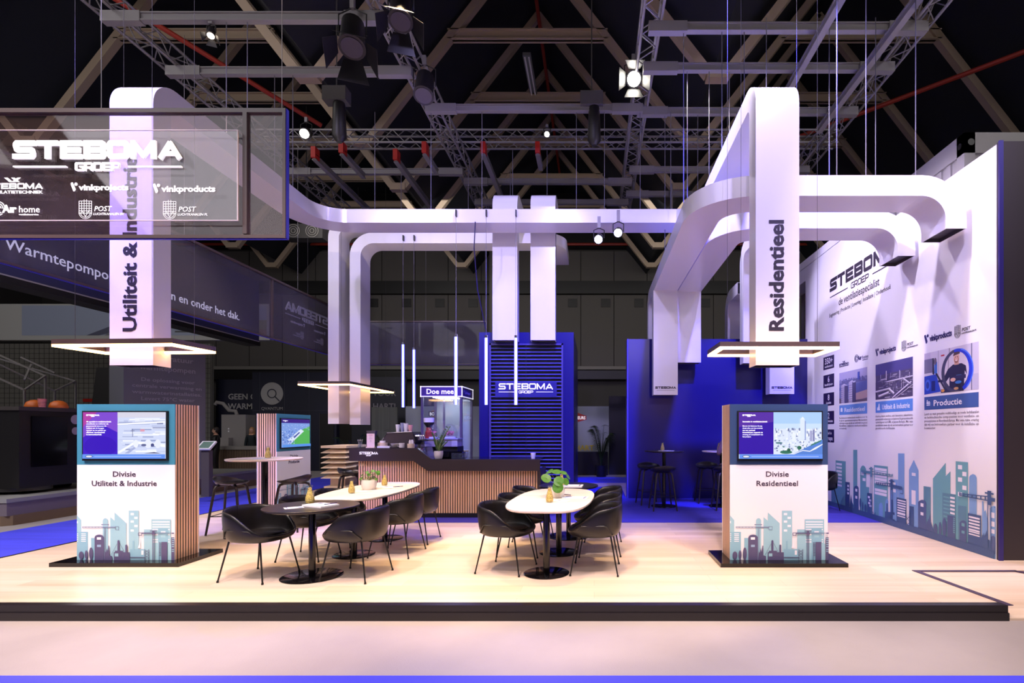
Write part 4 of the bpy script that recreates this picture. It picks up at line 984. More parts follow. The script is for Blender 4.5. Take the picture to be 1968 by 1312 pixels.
def face_man(W_):
    F = [(rect(0,0,W_,.59), (206, 200, 214)), (rect(0,.36,.14,.59),(196,186,206)), (rect(.30,.25,.31,.59),(150,144,160)), (rect(.52,.2,.54,.59),(150,140,150)), (rect(.93,.0,.95,.59),(110,110,134)), (rect(.96,.0,W_,.2),(190,186,206)),
         (rect(.36,.50,.43,.52),(190,50,60)), (rect(0,.30,.2,.50),(120,116,140)), ([(.18,.5),(.21,.5),(.22,.26),(.18,.28)],(40,36,50)), (rect(.22,.28,.28,.44),(60,110,190)), (ell(.24,.45,.03,.05),(110,100,110)),
         ([(0,.26),(.26,.27),(.36,.02),(0,0)],(40,70,180)), (ell(.075,.13,.06,.08),(70,110,214)), (ell(.075,.13,.035,.05),(40,60,150)), ([(.24,.28),(.28,.28),(.44,.08),(.52,.08),(.52,.05),(.42,.05)],(50,50,66)), (rect(.16,.04,.24,.18),(30,40,110))]
    # worker in a dark sweater, standing with folded arms inside a big blue ring
    F += [(ell(.67,.27,.30,.29), (60, 64, 90)), (ell(.66,.28,.235,.245), (214, 206, 216)), (rect(.50,.30,.52,.5),(170,160,170))]
    F += [([(.53,0),(.80,0),(.82,.26),(.86,.2),(.84,.32),(.76,.36),(.60,.36),(.50,.31),(.40,.18),(.30,.18),(.30,.15),(.46,.14),(.53,.2)], (38, 36, 66)), ([(.52,.12),(.60,.17),(.84,.16),(.84,.21),(.6,.2)],(48,46,82)),
          (rect(.625,.35,.71,.40),(206,160,140)), (ell(.665,.44,.055,.075),(222,178,158)), (ell(.665,.415,.042,.045),(150,104,92)), (ell(.665,.425,.03,.03),(222,178,158)), (rect(.645,.405,.685,.412),(250,244,244)),
          ([(.60,.47),(.73,.49),(.73,.525),(.70,.54),(.62,.52)],(84,62,62)), (ell(.645,.455,.007,.006),(40,30,30)), (ell(.69,.455,.007,.006),(40,30,30)), (ell(.60,.16,.05,.025),(222,178,158)), (rect(.66,.21,.76,.215),(80,140,190))]
    F += [(ell(.70,.06,.05,.05),(30,30,40)), (ell(.70,.12,.06,.02),(60,120,190)), (rect(.36,.0,.68,.05),(40,44,80)), (ell(.40,.03,.035,.02),(214,150,60)), (ell(.66,.04,.045,.018),(196,150,90))]
    # front half of the ring
    n = 26
    def arc(a0, a1, r0, r1, cx, cy): return [(cx+r0[0]*math.cos(a0+(a1-a0)*i/n), cy+r0[1]*math.sin(a0+(a1-a0)*i/n)) for i in range(n+1)]+[(cx+r1[0]*math.cos(a1-(a1-a0)*i/n), cy+r1[1]*math.sin(a1-(a1-a0)*i/n)) for i in range(n+1)]
    F += [(arc(-1.1, 1.75, (.30,.29), (.225,.25), .67, .27), (36, 60, 200)), (arc(-.9, 1.3, (.305,.295), (.285,.275), .67, .27), (80, 120, 236)), (arc(1.75, 4.9, (.30,.29), (.235,.25), .67, .27), (66, 66, 92))]
    return [([(max(0,min(W_,a)),max(0,min(.59,b))) for a, b in p], c) for p, c in F]
IC1 = [rect(.05,.06,.13,.12), [(.05,.12),(.09,.14),(.13,.12)]]
IC2 = [rect(.06,.04,.14,.06), [(.07,.06),(.13,.06),(.12,.15),(.10,.15)], rect(.05,.04,.07,.09)]
IC3 = [rect(.05,.06,.13,.075), rect(.05,.085,.13,.105), rect(.055,.105,.075,.14), rect(.09,.11,.12,.12)]
column(10.10, 9.07, 'Residentieel', (104, 150, 214), ['Residentieel is luchttechniek installeren voor de', 'hoogbouw, appartementencomplexen. Met innovatieve', 'oplossingen zorgen wij dat een comfortabel en gezond', 'binnenklimaat, compleet met uitstekende installaties', 'en bouwkundig'], face_river, IC1)
column(8.80, 7.77, 'Utiliteit & Industrie', (92, 142, 214), ['Actief op diverse markten, zoals datacenters, ziekenhuizen,', 'geavanceerde technologie en kantoren bij gerenommeerde', 'opdrachtgevers als ASML en Janssen Biologics. Met onze', 'specialistische kennis zijn wij een betrouwbare partner voor', 'gecombineerde luchtkanalen'], face_pipes, IC2)
column(7.50, 6.44, 'Productie', (64, 92, 150), ['Levert op maat gemaakte rechthoekige en ronde luchtkanalen', 'en luchttechnische componenten voor ventilatie- en', 'processystemen in Noordwest-Europa. Met onze ruime ervaring', 'zijn wij een betrouwbare partner voor de installatie- en', 'bouwsector.'], face_man, IC3)
def vlogo(fr, s, word, m, parent, wd):
    """tilted v mark followed by a bold word; s = letter height"""
    o, u, v, n = fr; b = MB(); 
    b.prism([(0, s*1.0), (.05*s, s*1.25), (.35*s, s*1.3), (.85*s, .1*s), (.7*s, -.2*s), (.45*s, -.22*s)], .002, (o+n*.001, u, v, n)); b.prism(ell(.9*s, s*1.0, .27*s, .27*s, 14), .002, (o+n*.0011, u, v, n))
    b.build('mark', m, parent); text('lettering', word, s*1.35, (o+u*s*1.45, u, v, n), m, parent, 'LEFT', .035, width=wd-s*1.45, d=.002)
def plogo(fr, s, sub, m, parent):
    """gridded shield mark with POST; s = total height"""
    o, u, v, n = fr; b = MB(); f = (o+n*.001, u, v, n); w_ = s*.7; t = s*.016
    for i in range(6): b.prism(rect(i*w_/5-t/2, s*.3, i*w_/5+t/2, s*(1.06 if i in (2, 3) else .98)), .002, f)
    for i in range(6): b.prism(rect(0, s*(.3+i*.136)-t/2, w_, s*(.3+i*.136)+t/2), .002, f)
    for k in range(18):
        a0, a1 = PI+PI*k/18, PI+PI*(k+1)/18
        for r in (.36, .28): b.prism(line(w_/2+r*s*math.cos(a0), s*.36+r*s*math.sin(a0), w_/2+r*s*math.cos(a1), s*.36+r*s*math.sin(a1), t), .002, f)
    b.prism(line(w_*.25, s*.42, w_*.5, s*.12, t), .002, f); b.prism(line(w_*.75, s*.42, w_*.5, s*.12, t), .002, f)
    b.build('mark', m, parent)
    text('lettering', 'POST', s*.40, (o+u*s*.82+v*s*.42, u, v, n), m, parent, 'LEFT', 0, shear=.2); text('lettering', sub, s*.185, (o+u*s*.78+v*s*.2, u, v, n), m, parent, 'LEFT', 0, shear=.2)
def slogo(fr, wd, m, parent):
    """chevron mark, STEBOMA and the small VENTILATIETECHNIEK line; wd = width, origin = left baseline of the word"""
    o, u, v, n = fr; b = MB(); f = (o+n*.001, u, v, n)
    pl, tot = wide_word('STEBOMA', .24); s = wd/tot; h = wd*.10
    for i, p in enumerate(pl): b.prism([(a*s, c*h) for a, c in p], .002, (o+n*(.001+.00003*i), u, v, n))
    for q in (.40, .52): b.prism([((q-.07)*wd, h*1.95), ((q-.01)*wd, h*1.95), ((q+.08)*wd, h*1.2), ((q+.02)*wd, h*1.2)], .002, f)
    b.prism([(.46*wd, h*1.2), (.52*wd, h*1.2), (.62*wd, h*1.95), (.56*wd, h*1.95)], .002, (f[0]+n*.0002, u, v, n))
    b.build('mark', m, parent); text('lettering', 'VENTILATIETECHNIEK', h*.72, (o-v*h*.78, u, v, n), m, parent, 'LEFT', .02, width=wd)
def alogo(fr, s, m, parent):
    o, u, v, n = fr; b = MB()
    for k, r in enumerate((.95, .68, .42)):
        c0 = [(math.cos(2*PI*i/28), math.sin(2*PI*i/28)) for i in range(28)]
        for i in range(24): a, c = c0[i], c0[(i+1) % 28]; b.prism(line(a[0]*r*s+.3*s, a[1]*r*s+.55*s, c[0]*r*s+.3*s, c[1]*r*s+.55*s, s*.1), .002, (o+n*.001, u, v, n))
    b.build('mark', m, parent); text('lettering', 'Aır', s*1.45, (o+u*s*.95, u, v, n), m, parent, 'LEFT', .04); text('lettering', 'home', s*1.3, (o+u*s*3.15, u, v, n), m, parent, 'LEFT', 0)
    text('lettering', 'ventilatieservice', s*.30, (o+u*s*3.2-v*s*.38, u, v, n), m, parent, 'LEFT', .02, width=s*2.75)
slogo(WF(10.10, 2.77), .38, M_inkn, W_R); alogo(WF(9.46, 2.79), .07, M_inkn, W_R)
vlogo(WF(8.80, 2.79), .085, 'vinkprojects', M_inkn, W_R, .60); plogo(WF(8.05, 2.74), .16, 'LUCHTKANALEN BV', M_ink, W_R)
vlogo(WF(7.50, 2.79), .085, 'vinkproducts', M_inkn, W_R, .58); plogo(WF(6.87, 2.74), .16, 'LUCHTKANALEN PL', M_ink, W_R)
# ================================================================== bar counter
BY = 9.06
T = thing('bar_counter', 'slatted oak bar with stepped black top and small white lettering', 'bar', (-2.6, BY, .009))
def bx(x): return x+2.6
prof_t = [(-4.24, 1.205), (-3.07, 1.205), (-2.82, 1.015), (-.94, 1.015)]; prof_b = [(-.94, .815), (-2.88, .815), (-3.13, .985), (-4.24, .985)]
fb = frame((0, -.06, 0), X, Zv)
MB().prism([(bx(x), z) for x, z in prof_t+prof_b], -.05, fb).build('fascia', mat('black_fascia', (44, 36, 40), .42), T)
wt_ = MB()
for (xa, za), (xb, zb) in zip(prof_t, prof_t[1:]):
    wt_.add([(bx(xa), -.01, za), (bx(xb), -.01, zb), (bx(xb), .80, zb), (bx(xa), .80, za), (bx(xa), -.01, za-.04), (bx(xb), -.01, zb-.04), (bx(xb), .80, zb-.04), (bx(xa), .80, za-.04)], [(0,1,2,3),(4,5,6,7),(0,1,5,4),(1,2,6,5),(2,3,7,6),(3,0,4,7)])
wt_.build('worktop', M_blackgloss, T)
MB().box(bx(-4.12), bx(-.99), .02, .78, .0, .80).build('body', M_black, T)
MB().box(bx(-.985), bx(-.93), -.06, .95, 0, .82).build('end_panel', mat('black_fascia', (44, 36, 40), .42), T)
m = MB(); x = -4.115; n = 74; p = (4.115-.985)/n
for i in range(n):
    xa = x+i*p+p*.18; zt_ = .985 if xa < -3.13 else (.815 if xa > -2.88 else .985-(xa+3.13)/.25*.17)
    m.box(bx(xa), bx(xa+p*.64), .008, .02, .075, zt_+.01)
m.build('slat_cladding', M_barslat, T)
MB().box(bx(-4.1), bx(-1.0), 0, .03, 0, .075).build('plinth', M_black, T)
logo('lettering', frame((bx(-3.90), -.062, 1.10), X, Zv), .32, M_sign, T, d=.002, lines=False, h=.045)
# stacked wooden louvre column left of the bar
L_ = thing('louvre_column', 'pale wooden column of stacked slanting louvre boards left of the bar', 'wooden column', (-4.88, 10.10, 0.001))
MB().box(-.14, .14, -.2, .4, 0, 1.2).build('core', M_ply, L_)
for i in range(6):
    z = .62+i*.095; b = MB()
    b.add([(-.245, -.35, z), (.235, -.35, z), (.235, .5, z), (-.245, .5, z), (-.15, -.22, z+.075), (.15, -.22, z+.075), (.15, .4, z+.075), (-.15, .4, z+.075), (-.245, -.35, z+.008), (.235, -.35, z+.008), (.235, .5, z+.008), (-.245, .5, z+.008)],
          [(0,3,2,1), (4,5,6,7), (0,1,9,8), (1,2,10,9), (2,3,11,10), (3,0,8,11), (8,9,5,4), (9,10,6,5), (10,11,7,6), (11,8,4,7)])
    b.build('louvre_board', M_ply, L_)
b = MB().box(-.245, .235, -.35, .5, 1.19, 1.235); b.build('top_board', M_ply, L_)
b = MB(); b.add([(-.36, -.45, .28), (.24, -.45, .28), (.24, .5, .28), (-.36, .5, .28), (-.21, -.3, .42), (.2, -.3, .42), (.2, .42, .42), (-.21, .42, .42)], [(0,3,2,1),(4,5,6,7),(0,1,5,4),(1,2,6,5),(2,3,7,6),(3,0,4,7)]); b.box(-.21, .2, -.3, .42, .42, .47); b.build('foot_board', M_ply, L_)
# things on the bar
ZH = 1.216; ZL = 1.026
def put(mb, name, m, x, y, z, label, cat, smooth=40, group=None): o = mb.build(name, m, None, smooth); o.location = (x, y, z); return tag(o, label, cat, group)
def cutlery(x, y, z, label):
    t = thing('cutlery_glass', label, 'glass', (x, y, z)); MB().lathe([(.03, 0), (.036, .004), (.04, .095), (.037, .095), (.033, .008), (0, .008)], 18).build('glass', M_glass, t, smooth=40)
    for i in range(6):
        a = i*1.05; s = MB().cyl((.012*math.cos(a), .012*math.sin(a), .01), (.035*math.cos(a), .035*math.sin(a), .125), .002, n=5); s.sphere((.037*math.cos(a), .037*math.sin(a), .135), .012, 8, 6, (1, .4, 1.3)); s.build('spoon', M_chrome, t, smooth=60)
cutlery(-4.13, 9.18, ZH, 'glass of spoons at the left end of the bar')
cutlery(-2.27, 9.22, ZL, 'glass of cutlery on the low part of the bar, beside the dish rack')
t = thing('menu_stand', 'white printed menu card in a wooden holder on the bar', 'menu', (-3.96, 9.22, ZH), 0)
MB().box(-.075, .075, -.03, .03, 0, .015).build('holder', M_ply, t); c_ = MB().box(-.07, .07, -.003, .003, .012, .25).build('card', mat('cream_card', (240, 216, 200), .6), t)
for k, (l, s) in enumerate((('KOFFIE', .022), ('espresso', .014), ('cappuccino', .014), ('thee', .014), ('water', .014))): text('print', l, s, frame((0, -.003, .215-k*.028), X, Zv), M_red if k == 0 else M_ink, c_, d=.0006)
put(MB().add([(-.085,0,.30),(.085,0,.30),(.015,0,.10),(-.015,0,.10),(-.085,.1,.30),(.085,.1,.30),(.015,.1,.10),(-.015,.1,.10)], [(0,1,2,3),(7,6,5,4),(0,4,5,1),(1,5,6,2),(2,6,7,3),(3,7,4,0)]).box(-.05,.05,.0,.1,0,.012).box(-.014,.014,.02,.08,.01,.12), 'bean_hopper', mat('smoky_grey', (86, 80, 92), .3), -4.10, 9.55, ZH, 'dark grey wedge shaped bean hopper behind the menu card', 'hopper')
t = thing('cake_stand', 'round wooden cake box with white lid behind the menu card', 'cake stand', (-3.83, 9.42, ZH)); MB().cyl((0,0,0), (0,0,.085), .085, n=24).build('box', M_ply, t, smooth=40); MB().cyl((0,0,.085), (0,0,.12), .05, n=20).build('lid', M_pot, t, smooth=40)
put(MB().box(-.11,.11,-.07,.07,0,.03), 'napkin_pack', M_paper, -3.70, 9.20, ZH, 'flat white napkin pack lying on the bar before the coffee machine', 'napkins')
put(MB().lathe([(.03,0),(.045,.01),(.08,.075),(.076,.075),(.04,.016),(0,.012)], 24), 'bowl', M_pot, -3.52, 9.2, ZH, 'white bowl on the bar, left of the mug', 'bowl')
t = thing('mug', 'white mug on the bar, left of the wooden tub', 'mug', (-3.39, 9.17, ZH)); MB().lathe([(.035,0),(.045,.006),(.046,.085),(.041,.085),(.038,.01),(0,.01)], 22).build('body', M_pot, t, smooth=40); MB().tube([(-.044,0,.07),(-.075,0,.062),(-.078,0,.035),(-.046,0,.02)], .006, 6).build('handle', M_pot, t)
t = thing('sugar_tub', 'wooden tub with white jars beside the slope of the bar', 'tub', (-3.225, 9.16, ZH)); MB().cyl((0,0,0), (0,0,.075), .062, n=22).build('tub', M_ply, t, smooth=40)
for k, (dx, dy) in enumerate(((-.02, 0), (.025, .01), (0, .03))): MB().lathe([(.018,0),(.02,.05),(.01,.07),(.012,.08),(0,.085)], 12, (dx, dy, .06)).build('jar', M_pot, t, smooth=50)
# espresso machine, grinder and paper cups
E = thing('espresso_machine', 'black espresso machine with chrome groups on the bar', 'coffee machine', (-3.42, 9.58, ZH))
pr = [(-.47,.10),(-.36,.26),(.10,.28),(.12,.24),(.16,.10),(.10,.0),(-.40,.0)]
MB().prism(pr, -.44, frame((0, -.08, 0), X, Zv)).build('body', M_black, E); MB().prism([(x*.98-.004, z*1.0) for x, z in pr], .012, frame((0, -.08, 0), X, Zv)).build('side_plate', mat('machine_grey', (66, 58, 60), .35), E)
MB().tube([(-.47,-.095,.10),(-.36,-.095,.262),(.10,-.095,.283)], .008, 6).build('trim', M_chrome, E)
for k in range(3):
    g_ = MB(); g_.cyl((.14, -.02+k*.12, .2), (.22, -.02+k*.12, .2), .03, n=14); g_.cyl((.2, -.02+k*.12, .2), (.2, -.02+k*.12, .13), .032, n=14); g_.build('group_head', M_chrome, E, smooth=40); MB().cyl((.2, -.02+k*.12, .14), (.30, -.05+k*.12, .12), .012, n=8).build('filter_handle', M_black, E)
MB().box(.08, .32, -.07, .36, .0, .05).build('drip_tray', M_chrome, E)
def cup(x, y, z, label, m=M_paper, h=.1, r=.04, g='paper cups on the coffee machine'): return put(MB().lathe([(r*.72,0),(r,h),(r*.95,h),(r*.68,.004),(0,.004)], 18), 'paper_cup', m, x, y, z, label, 'cup', 40, g)
for k, (dx, dy, h, mm, l) in enumerate(((-.21,0,.14,M_paper,'left outer'),(-.13,.02,.17,mat('cup_grey',(150,156,190),.5),'grey'),(-.06,0,.16,M_paper,'middle'),(.02,.01,.13,mat('cup_pink',(236,170,170),.5),'pink'),(-.17,.12,.12,M_paper,'rear left'),(-.05,.12,.13,M_paper,'rear right'))):
    cup(-3.42+dx, 9.62+dy, ZH+.276, '%s stack of paper cups on top of the espresso machine' % l, mm, h)
Gd = thing('coffee_grinder', 'red coffee grinder with glass hopper behind the espresso machine', 'grinder', (-3.17, 9.98, ZH)); MB().lathe([(.07,0),(.07,.28),(.05,.30),(.05,.36)], 18).build('body', M_red, Gd, smooth=40); MB().lathe([(.04,.36),(.095,.44),(.095,.46),(0,.46)], 20).build('hopper', M_black, Gd, smooth=40); MB().lathe([(.095,.46),(.1,.54),(.09,.545),(0,.545)], 20).build('lid', M_pot, Gd, smooth=40)
MB().box(-3.6, -2.6, 9.9, 10.35, .009, ZH-.001).build('back_counter', M_black); bc = bpy.context.scene.objects['back_counter']; tag(bc, 'black back counter behind the bar carrying the drink dispenser', 'counter')
Jd = thing('juice_dispenser', 'twin drink dispenser with two clear domes on the back counter', 'dispenser', (-2.90, 10.02, .93)); bcz = 0
MB().box(-.40, .30, -.16, .2, .285, .42).build('body', mat('dispenser_steel', (176, 166, 176), .3, metal=.3), Jd); v_ = MB()
for k in range(5): v_.box(-.41, -.29, -.172, -.155, .29+k*.024, .300+k*.024); v_.box(-.11, 0, -.172, -.155, .29+k*.024, .300+k*.024); v_.box(.2, .31, -.172, -.155, .29+k*.024, .300+k*.024)
v_.build('grille', M_paper, Jd); MB().box(-.42, .32, -.18, .22, .42, .44).build('tray', mat('dispenser_rim', (150, 150, 176), .3), Jd)
for xx in (-.22, .12):
    MB().lathe([(.14,.44),(.145,.55),(.13,.62),(.09,.685),(.04,.715),(0,.72)], 24, (xx, 0, 0)).build('dome', M_glass, Jd, smooth=60)
    MB().lathe([(.11,.44),(.11,.47),(0,.475)], 20, (xx, 0, 0)).build('dome_base', M_paper, Jd, smooth=40); f_ = MB(); random.seed(4)
    for i in range(12): f_.sphere((xx+random.uniform(-.06,.06), random.uniform(-.06,.06), .50+random.uniform(0,.07)), .026, 8, 6)
    f_.build('fruit', mat('fruit_mix', (196, 120, 120), .4, var=.6, vscale=(30, 30, 30)), Jd, smooth=60)
pc = thing('potted_plant', 'tall leafy plant in a white pot on the low part of the bar', 'plant', (-2.74, 9.16, ZL)); pot(pc, .08, .135); random.seed(8)
def zz_plant(T, stems, seed=1):
    random.seed(seed)
    lf = MB(); sm_ = MB()
    for dx, dz in stems:
        pts = [(0, 0, .11), (dx*.3, -.01, .11+dz*.5), (dx, -.02, .11+dz)]; sm_.tube(pts, [.006, .005, .003], 5)
        for k in range(9):
            t_ = .25+k*.085; px = dx*(.6*t_*t_+.4*t_); pz = .11+dz*t_
            for s in (-1, 1):
                a = Vector((px, 0, pz)); tip = a+Vector((s*.045, random.uniform(-.02, .02), .035)); wv = Vector((.0, .016, .004)); mid = (a+tip)/2
                lf.add([a, mid+wv+Vector((0, 0, .012)), tip, mid-wv+Vector((s*.012, 0, -.006))], [(0, 1, 2, 3)])
    lf.build('leaves', mat('zz_leaf', (74, 104, 40), .4), T); sm_.build('stems', mat('green_stem', (110, 130, 60), .5), T)
zz_plant(pc, ((-.09, .34), (.10, .30), (.19, .46), (.02, .16), (.14, .18), (-.05, .2)))
put(MB().box(-.2,.2,-.13,.13,0,.015).box(-.2,-.185,-.13,.13,0,.11).box(.185,.2,-.13,.13,0,.11).box(-.2,.2,.115,.13,0,.11).box(-.2,.2,-.13,-.115,0,.11), 'wash_basin', M_blackgloss, -2.58, 9.48, ZL, 'black basin sunk behind the plant at the foot of the slope', 'basin')
dr = thing('dish_rack', 'clear dish rack on the low part of the bar', 'rack', (-2.42, 9.30, ZL)); MB().box(-.11,.11,-.09,.09,0,.01).box(-.11,-.105,-.09,.09,0,.10).box(.105,.11,-.09,.09,0,.10).box(-.11,.11,-.09,-.085,0,.10).build('tray', M_glass, dr); r_ = MB()
for k in range(5): r_.tube([(-.09+k*.045,-.07,.01),(-.09+k*.045,-.06,.08),(-.09+k*.045,.06,.08),(-.09+k*.045,.07,.01)], .003, 5)
r_.build('wires', M_chrome, dr)
cup(-1.08, 9.2, ZL, 'single white paper cup at the right end of the bar', M_paper, .1, .045, None)
# blue cabin with louvre
CB = thing('louvre_cabin', 'blue storage cabin with a dark louvred front and white lettering', 'cabin', (-1.42, 10.9, .009))
MB().box(-.99, .99, 0, 2.7, 0, 3.566).build('cabin_body', M_blue, CB)
fr = MB(); x0, x1, z1 = -.735, .735, 3.29
fr.box(x0-.035, x0, -.05, 0, .02, z1+.035); fr.box(x1, x1+.035, -.05, 0, .02, z1+.035); fr.box(x0-.035, x1+.035, -.05, 0, z1, z1+.035)
fr.build('louvre_frame', mat('louvre_frame', (74, 66, 130), .35), CB)
MB().box(x0, x1, -.006, 0, .02, z1).build('louvre_back', mat('louvre_back', (8, 8, 26), .6), CB)  # near-black back paints in the shade between the slats
lv_ = MB(); n = 42; ps = (z1-.04)/n
for i in range(n):
    z = .04+i*ps; lv_.box(x0, x1, -.055, -.008, z+.012, z+.018); lv_.box(x0, x1, -.056, -.050, z, z+.018)
lv_.build('louvre_slats', mat('louvre_slat', (84, 84, 176), .25), CB)
MB().box(-.004, .004, -.058, -.054, .04, z1).build('mullion', M_navy, CB)
sp = MB().box(-.64, .64, -.075, -.055, 2.20, 2.52).build('sign_plate', mat('sign_navy', (34, 30, 112), .4), CB); logo('lettering', frame((0, -.0755, 2.365), X, Zv), 1.13, M_sign, sp, d=.006, h=.125)
MB().box(.992, 1.0, .55, .60, .1, 2.3).build('door_edge', M_black, CB)
# showcase
SC = thing('showcase', 'glass prize showcase with a violet Doe mee! header', 'showcase', (-3.80, 11.40, .009))
W_, D_, H_ = .905, 1.0, 2.48; hd = mat('violet_header', (72, 44, 128), .4)
MB().box(0, W_, 0, D_, H_-.225, H_-.01).build('header', hd, SC); e = MB()
for z in (H_-.235, H_-.02): e.box(-.01, W_+.01, -.012, 0, z, z+.02); e.box(W_, W_+.012, -.01, D_+.01, z, z+.02)
for x in (-.01, W_-.01): e.box(x, x+.02, -.012, 0, H_-.235, H_)
e.box(W_, W_+.012, D_-.01, D_+.01, H_-.235, H_); e.build('header_edge', M_sign, SC)
text('lettering', 'Doe mee!', .16, frame((W_*.49, -.002, H_-.17), X, Zv), M_sign, SC, 'CENTER', .02); text('lettering', 'Maak impact!', .12, frame((W_+.002, D_*.48, H_-.16), Yv, Zv), mat('pale_violet', (150, 130, 196), .5), SC, 'CENTER', .01)
MB().box(.0, W_, 0, D_, 0, .8).build('plinth', hd, SC)
MB().box(.2, W_-.2, .2, D_-.2, H_-.24, H_-.226).build('fill_panel', mat('case_fill', (240, 240, 255), .5, emit=(230, 235, 255), es=10), SC)  # glowing panel added under the header to brighten the showcase inside
for x in (0, W_-.05):
    for y in (0, D_-.05): MB().box(x, x+.05, y, y+.05, .8, H_-.225).build('post', mat('post_violet', (90, 80, 100), .35), SC)
MB().box(W_*.38, W_*.42, D_*.5, D_*.54, .8, H_-.225).build('post', mat('post_violet', (90, 80, 100), .35), SC)
MB().box(.05, W_-.05, .01, .014, .8, H_-.225).build('front_pane', M_glass, SC); MB().box(W_-.014, W_-.01, .05, D_-.05, .8, H_-.225).build('side_pane', M_glass, SC); MB().box(.05, W_-.05, D_-.014, D_-.01, .8, H_-.225).build('back_pane', see_through('bright_haze_glass', (.9, .93, .95), .30, (.78, .84, .88), .04), SC)  # whitish haze in the back pane added to make the inside look brighter
# ================================================================== LED frame lamps
def frame_lamp(label, cx, cy, sx, sy, z, rz):
    T = thing('frame_lamp', label, 'lamp', (cx, cy, z), rz, 'rectangular light frames'); w_, h = .05, .055
    m = MB(); m.box(-sx/2, sx/2, -sy/2, -sy/2+w_, 0, h); m.box(-sx/2, sx/2, sy/2-w_, sy/2, 0, h); m.box(-sx/2, -sx/2+w_, -sy/2+w_, sy/2-w_, 0, h); m.box(sx/2-w_, sx/2, -sy/2+w_, sy/2-w_, 0, h)
    m.build('lamp_frame', mat('lamp_brown', (84, 66, 62), .4), T); e = .002; l = MB()
    l.box(-sx/2+e, sx/2-e, -sy/2+e, -sy/2+w_-e, -.028, 0); l.box(-sx/2+e, sx/2-e, sy/2-w_+e, sy/2-e, -.028, 0); l.box(-sx/2+e, -sx/2+w_-e, -sy/2+w_-e, sy/2-w_+e, -.028, 0); l.box(sx/2-w_+e, sx/2-e, -sy/2+w_-e, sy/2-w_+e, -.028, 0)
    l.build('light_strip', M_ledwarm, T)
    for qx in (-1, 1):
        for qy in (-1, 1): MB().cyl((qx*sx*.32, qy*(sy/2-.025), h), (qx*sx*.32, qy*(sy/2-.025), h+5.2), .0022, n=4).build('suspension_wire', M_dgrey, T)
frame_lamp('glowing rectangular light frame around the Utiliteit & Industrie upright', -5.33, 6.07, 1.41, .62, 2.49, math.radians(-3))
frame_lamp('glowing rectangular light frame around the Residentieel upright', 2.125, 6.285, 1.37, .66, 2.49, 0)
frame_lamp('glowing rectangular light frame around the pair of narrow uprights by the bar', -5.715, 12.2, 1.11, 2.4, 2.505, 0)
# ------------------------------------------------------------------ LED tubes over the bar
def tube_lamp(x, y, z0, z1, top, label):
    T = thing('tube_pendant', label, 'pendant lamp', (x, y, z0), 0, 'slim tube pendants over the bar'); h = z1-z0
    MB().cyl((0, 0, 0), (0, 0, h-.05), .027, n=14).build('tube', M_ledblue, T, smooth=40)
    for s in (-1, 1): MB().box(s*.029-.003, s*.029+.003, -.004, .004, 0, h-.05).build('edge_strip', M_ledglow, T)
    MB().cyl((0, 0, h-.05), (0, 0, h), .029, n=14).build('cap', M_chrome, T, smooth=40)
    MB().cyl((0, 0, h), (0, 0, top-z0), .004, n=5).build('wire', M_alu, T); MB().box(-.012, .012, -.012, .05, top-z0-.12, top-z0).build('wire_clip', M_black, T)
tube_lamp(-2.63, 9.90, 2.01, 3.35, 5.72, 'glowing slim tube pendant over the bar, third from the left')
tube_lamp(-2.055, 9.90, 2.01, 3.33, 5.72, 'glowing slim tube pendant left of the louvred cabin front')
tube_lamp(-1.49, 9.90, 2.01, 3.33, 5.72, 'glowing slim tube pendant hanging before the louvred cabin front')
tube_lamp(-4.39, 11.95, 2.05, 3.54, 6.0, 'glowing slim tube pendant over the bar, leftmost')
tube_lamp(-4.14, 11.95, 2.03, 3.42, 6.0, 'glowing slim tube pendant over the bar, second from the left and lowest')
# ================================================================== transparent hanging signs (a large ring above the stand edge)
ZB, ZU = 3.37, 4.61; M_fr = mat('sign_frame', (78, 62, 60), .35)
def sign(name, label, loc, L, rz, panel=M_acryl, seams=()):
    T = thing(name, label, 'hanging sign', loc, rz, 'see-through hanging signs'); h = ZU-ZB; f = MB()
    f.box(0, L, -.03, .03, 0, .03); f.box(0, L, -.03, .03, h-.04, h); f.box(0, .03, -.03, .03, .03, h-.04); f.box(L-.03, L, -.03, .03, .03, h-.04)
    for s in seams: f.box(s-.02, s+.02, -.03, .03, .04, h-.04)
    f.build('sign_frame', M_fr, T); MB().box(.03, L-.03, -.004, .004, .03, h-.04).build('see_through_panel', panel, T)
    MB().box(0, L, -.012, .012, -.007, -.001).build('blue_light_line', M_ledline, T)
    n = max(2, int(L/2.5))
    for i in range(n+1): x = .05+(L-.1)*i/n; MB().cyl((x, 0, h), (x, 0, h+3.2), .0035, n=4).build('suspension_wire', M_alu, T)
    return T
F_ = sign('hanging_sign', 'see-through hanging sign lettered STEBOMA GROEP with partner logos, at the upper left front', (-6.52, 5.0, ZB), 3.57, 0, seams=(3.18,))
MB().box(3.571, 3.577, -.02, .02, 0, ZU-ZB).build('blue_light_line', M_ledline, F_)
ap = MB().box(.05, 3.14, -.075, -.067, .15, 1.0).build('logo_pane', M_clear, F_); e = MB()
e.box(.05, 3.15, -.077, -.065, .145, .152); e.box(.05, 3.15, -.077, -.065, 1.0, 1.006); e.box(3.14, 3.148, -.077, -.065, .15, 1.0); e.build('pane_edge', mat('bright_edge', (226, 210, 214), .3), F_)
def SF(px, py): return frame(((px-1142)*.00492+6.52, -.078, 1.54-(py-825)*.00492-ZB), X, Zv)
logo('lettering', SF(190, 306.5), 1.585, M_sign, F_, d=.02, h=.172, t=.27)
slogo(SF(-29, 363), .55, M_sign, F_); vlogo(SF(136, 365), .055, 'vinkprojects', M_sign, F_, .55); vlogo(SF(294, 368), .058, 'vinkproducts', M_sign, F_, .595)
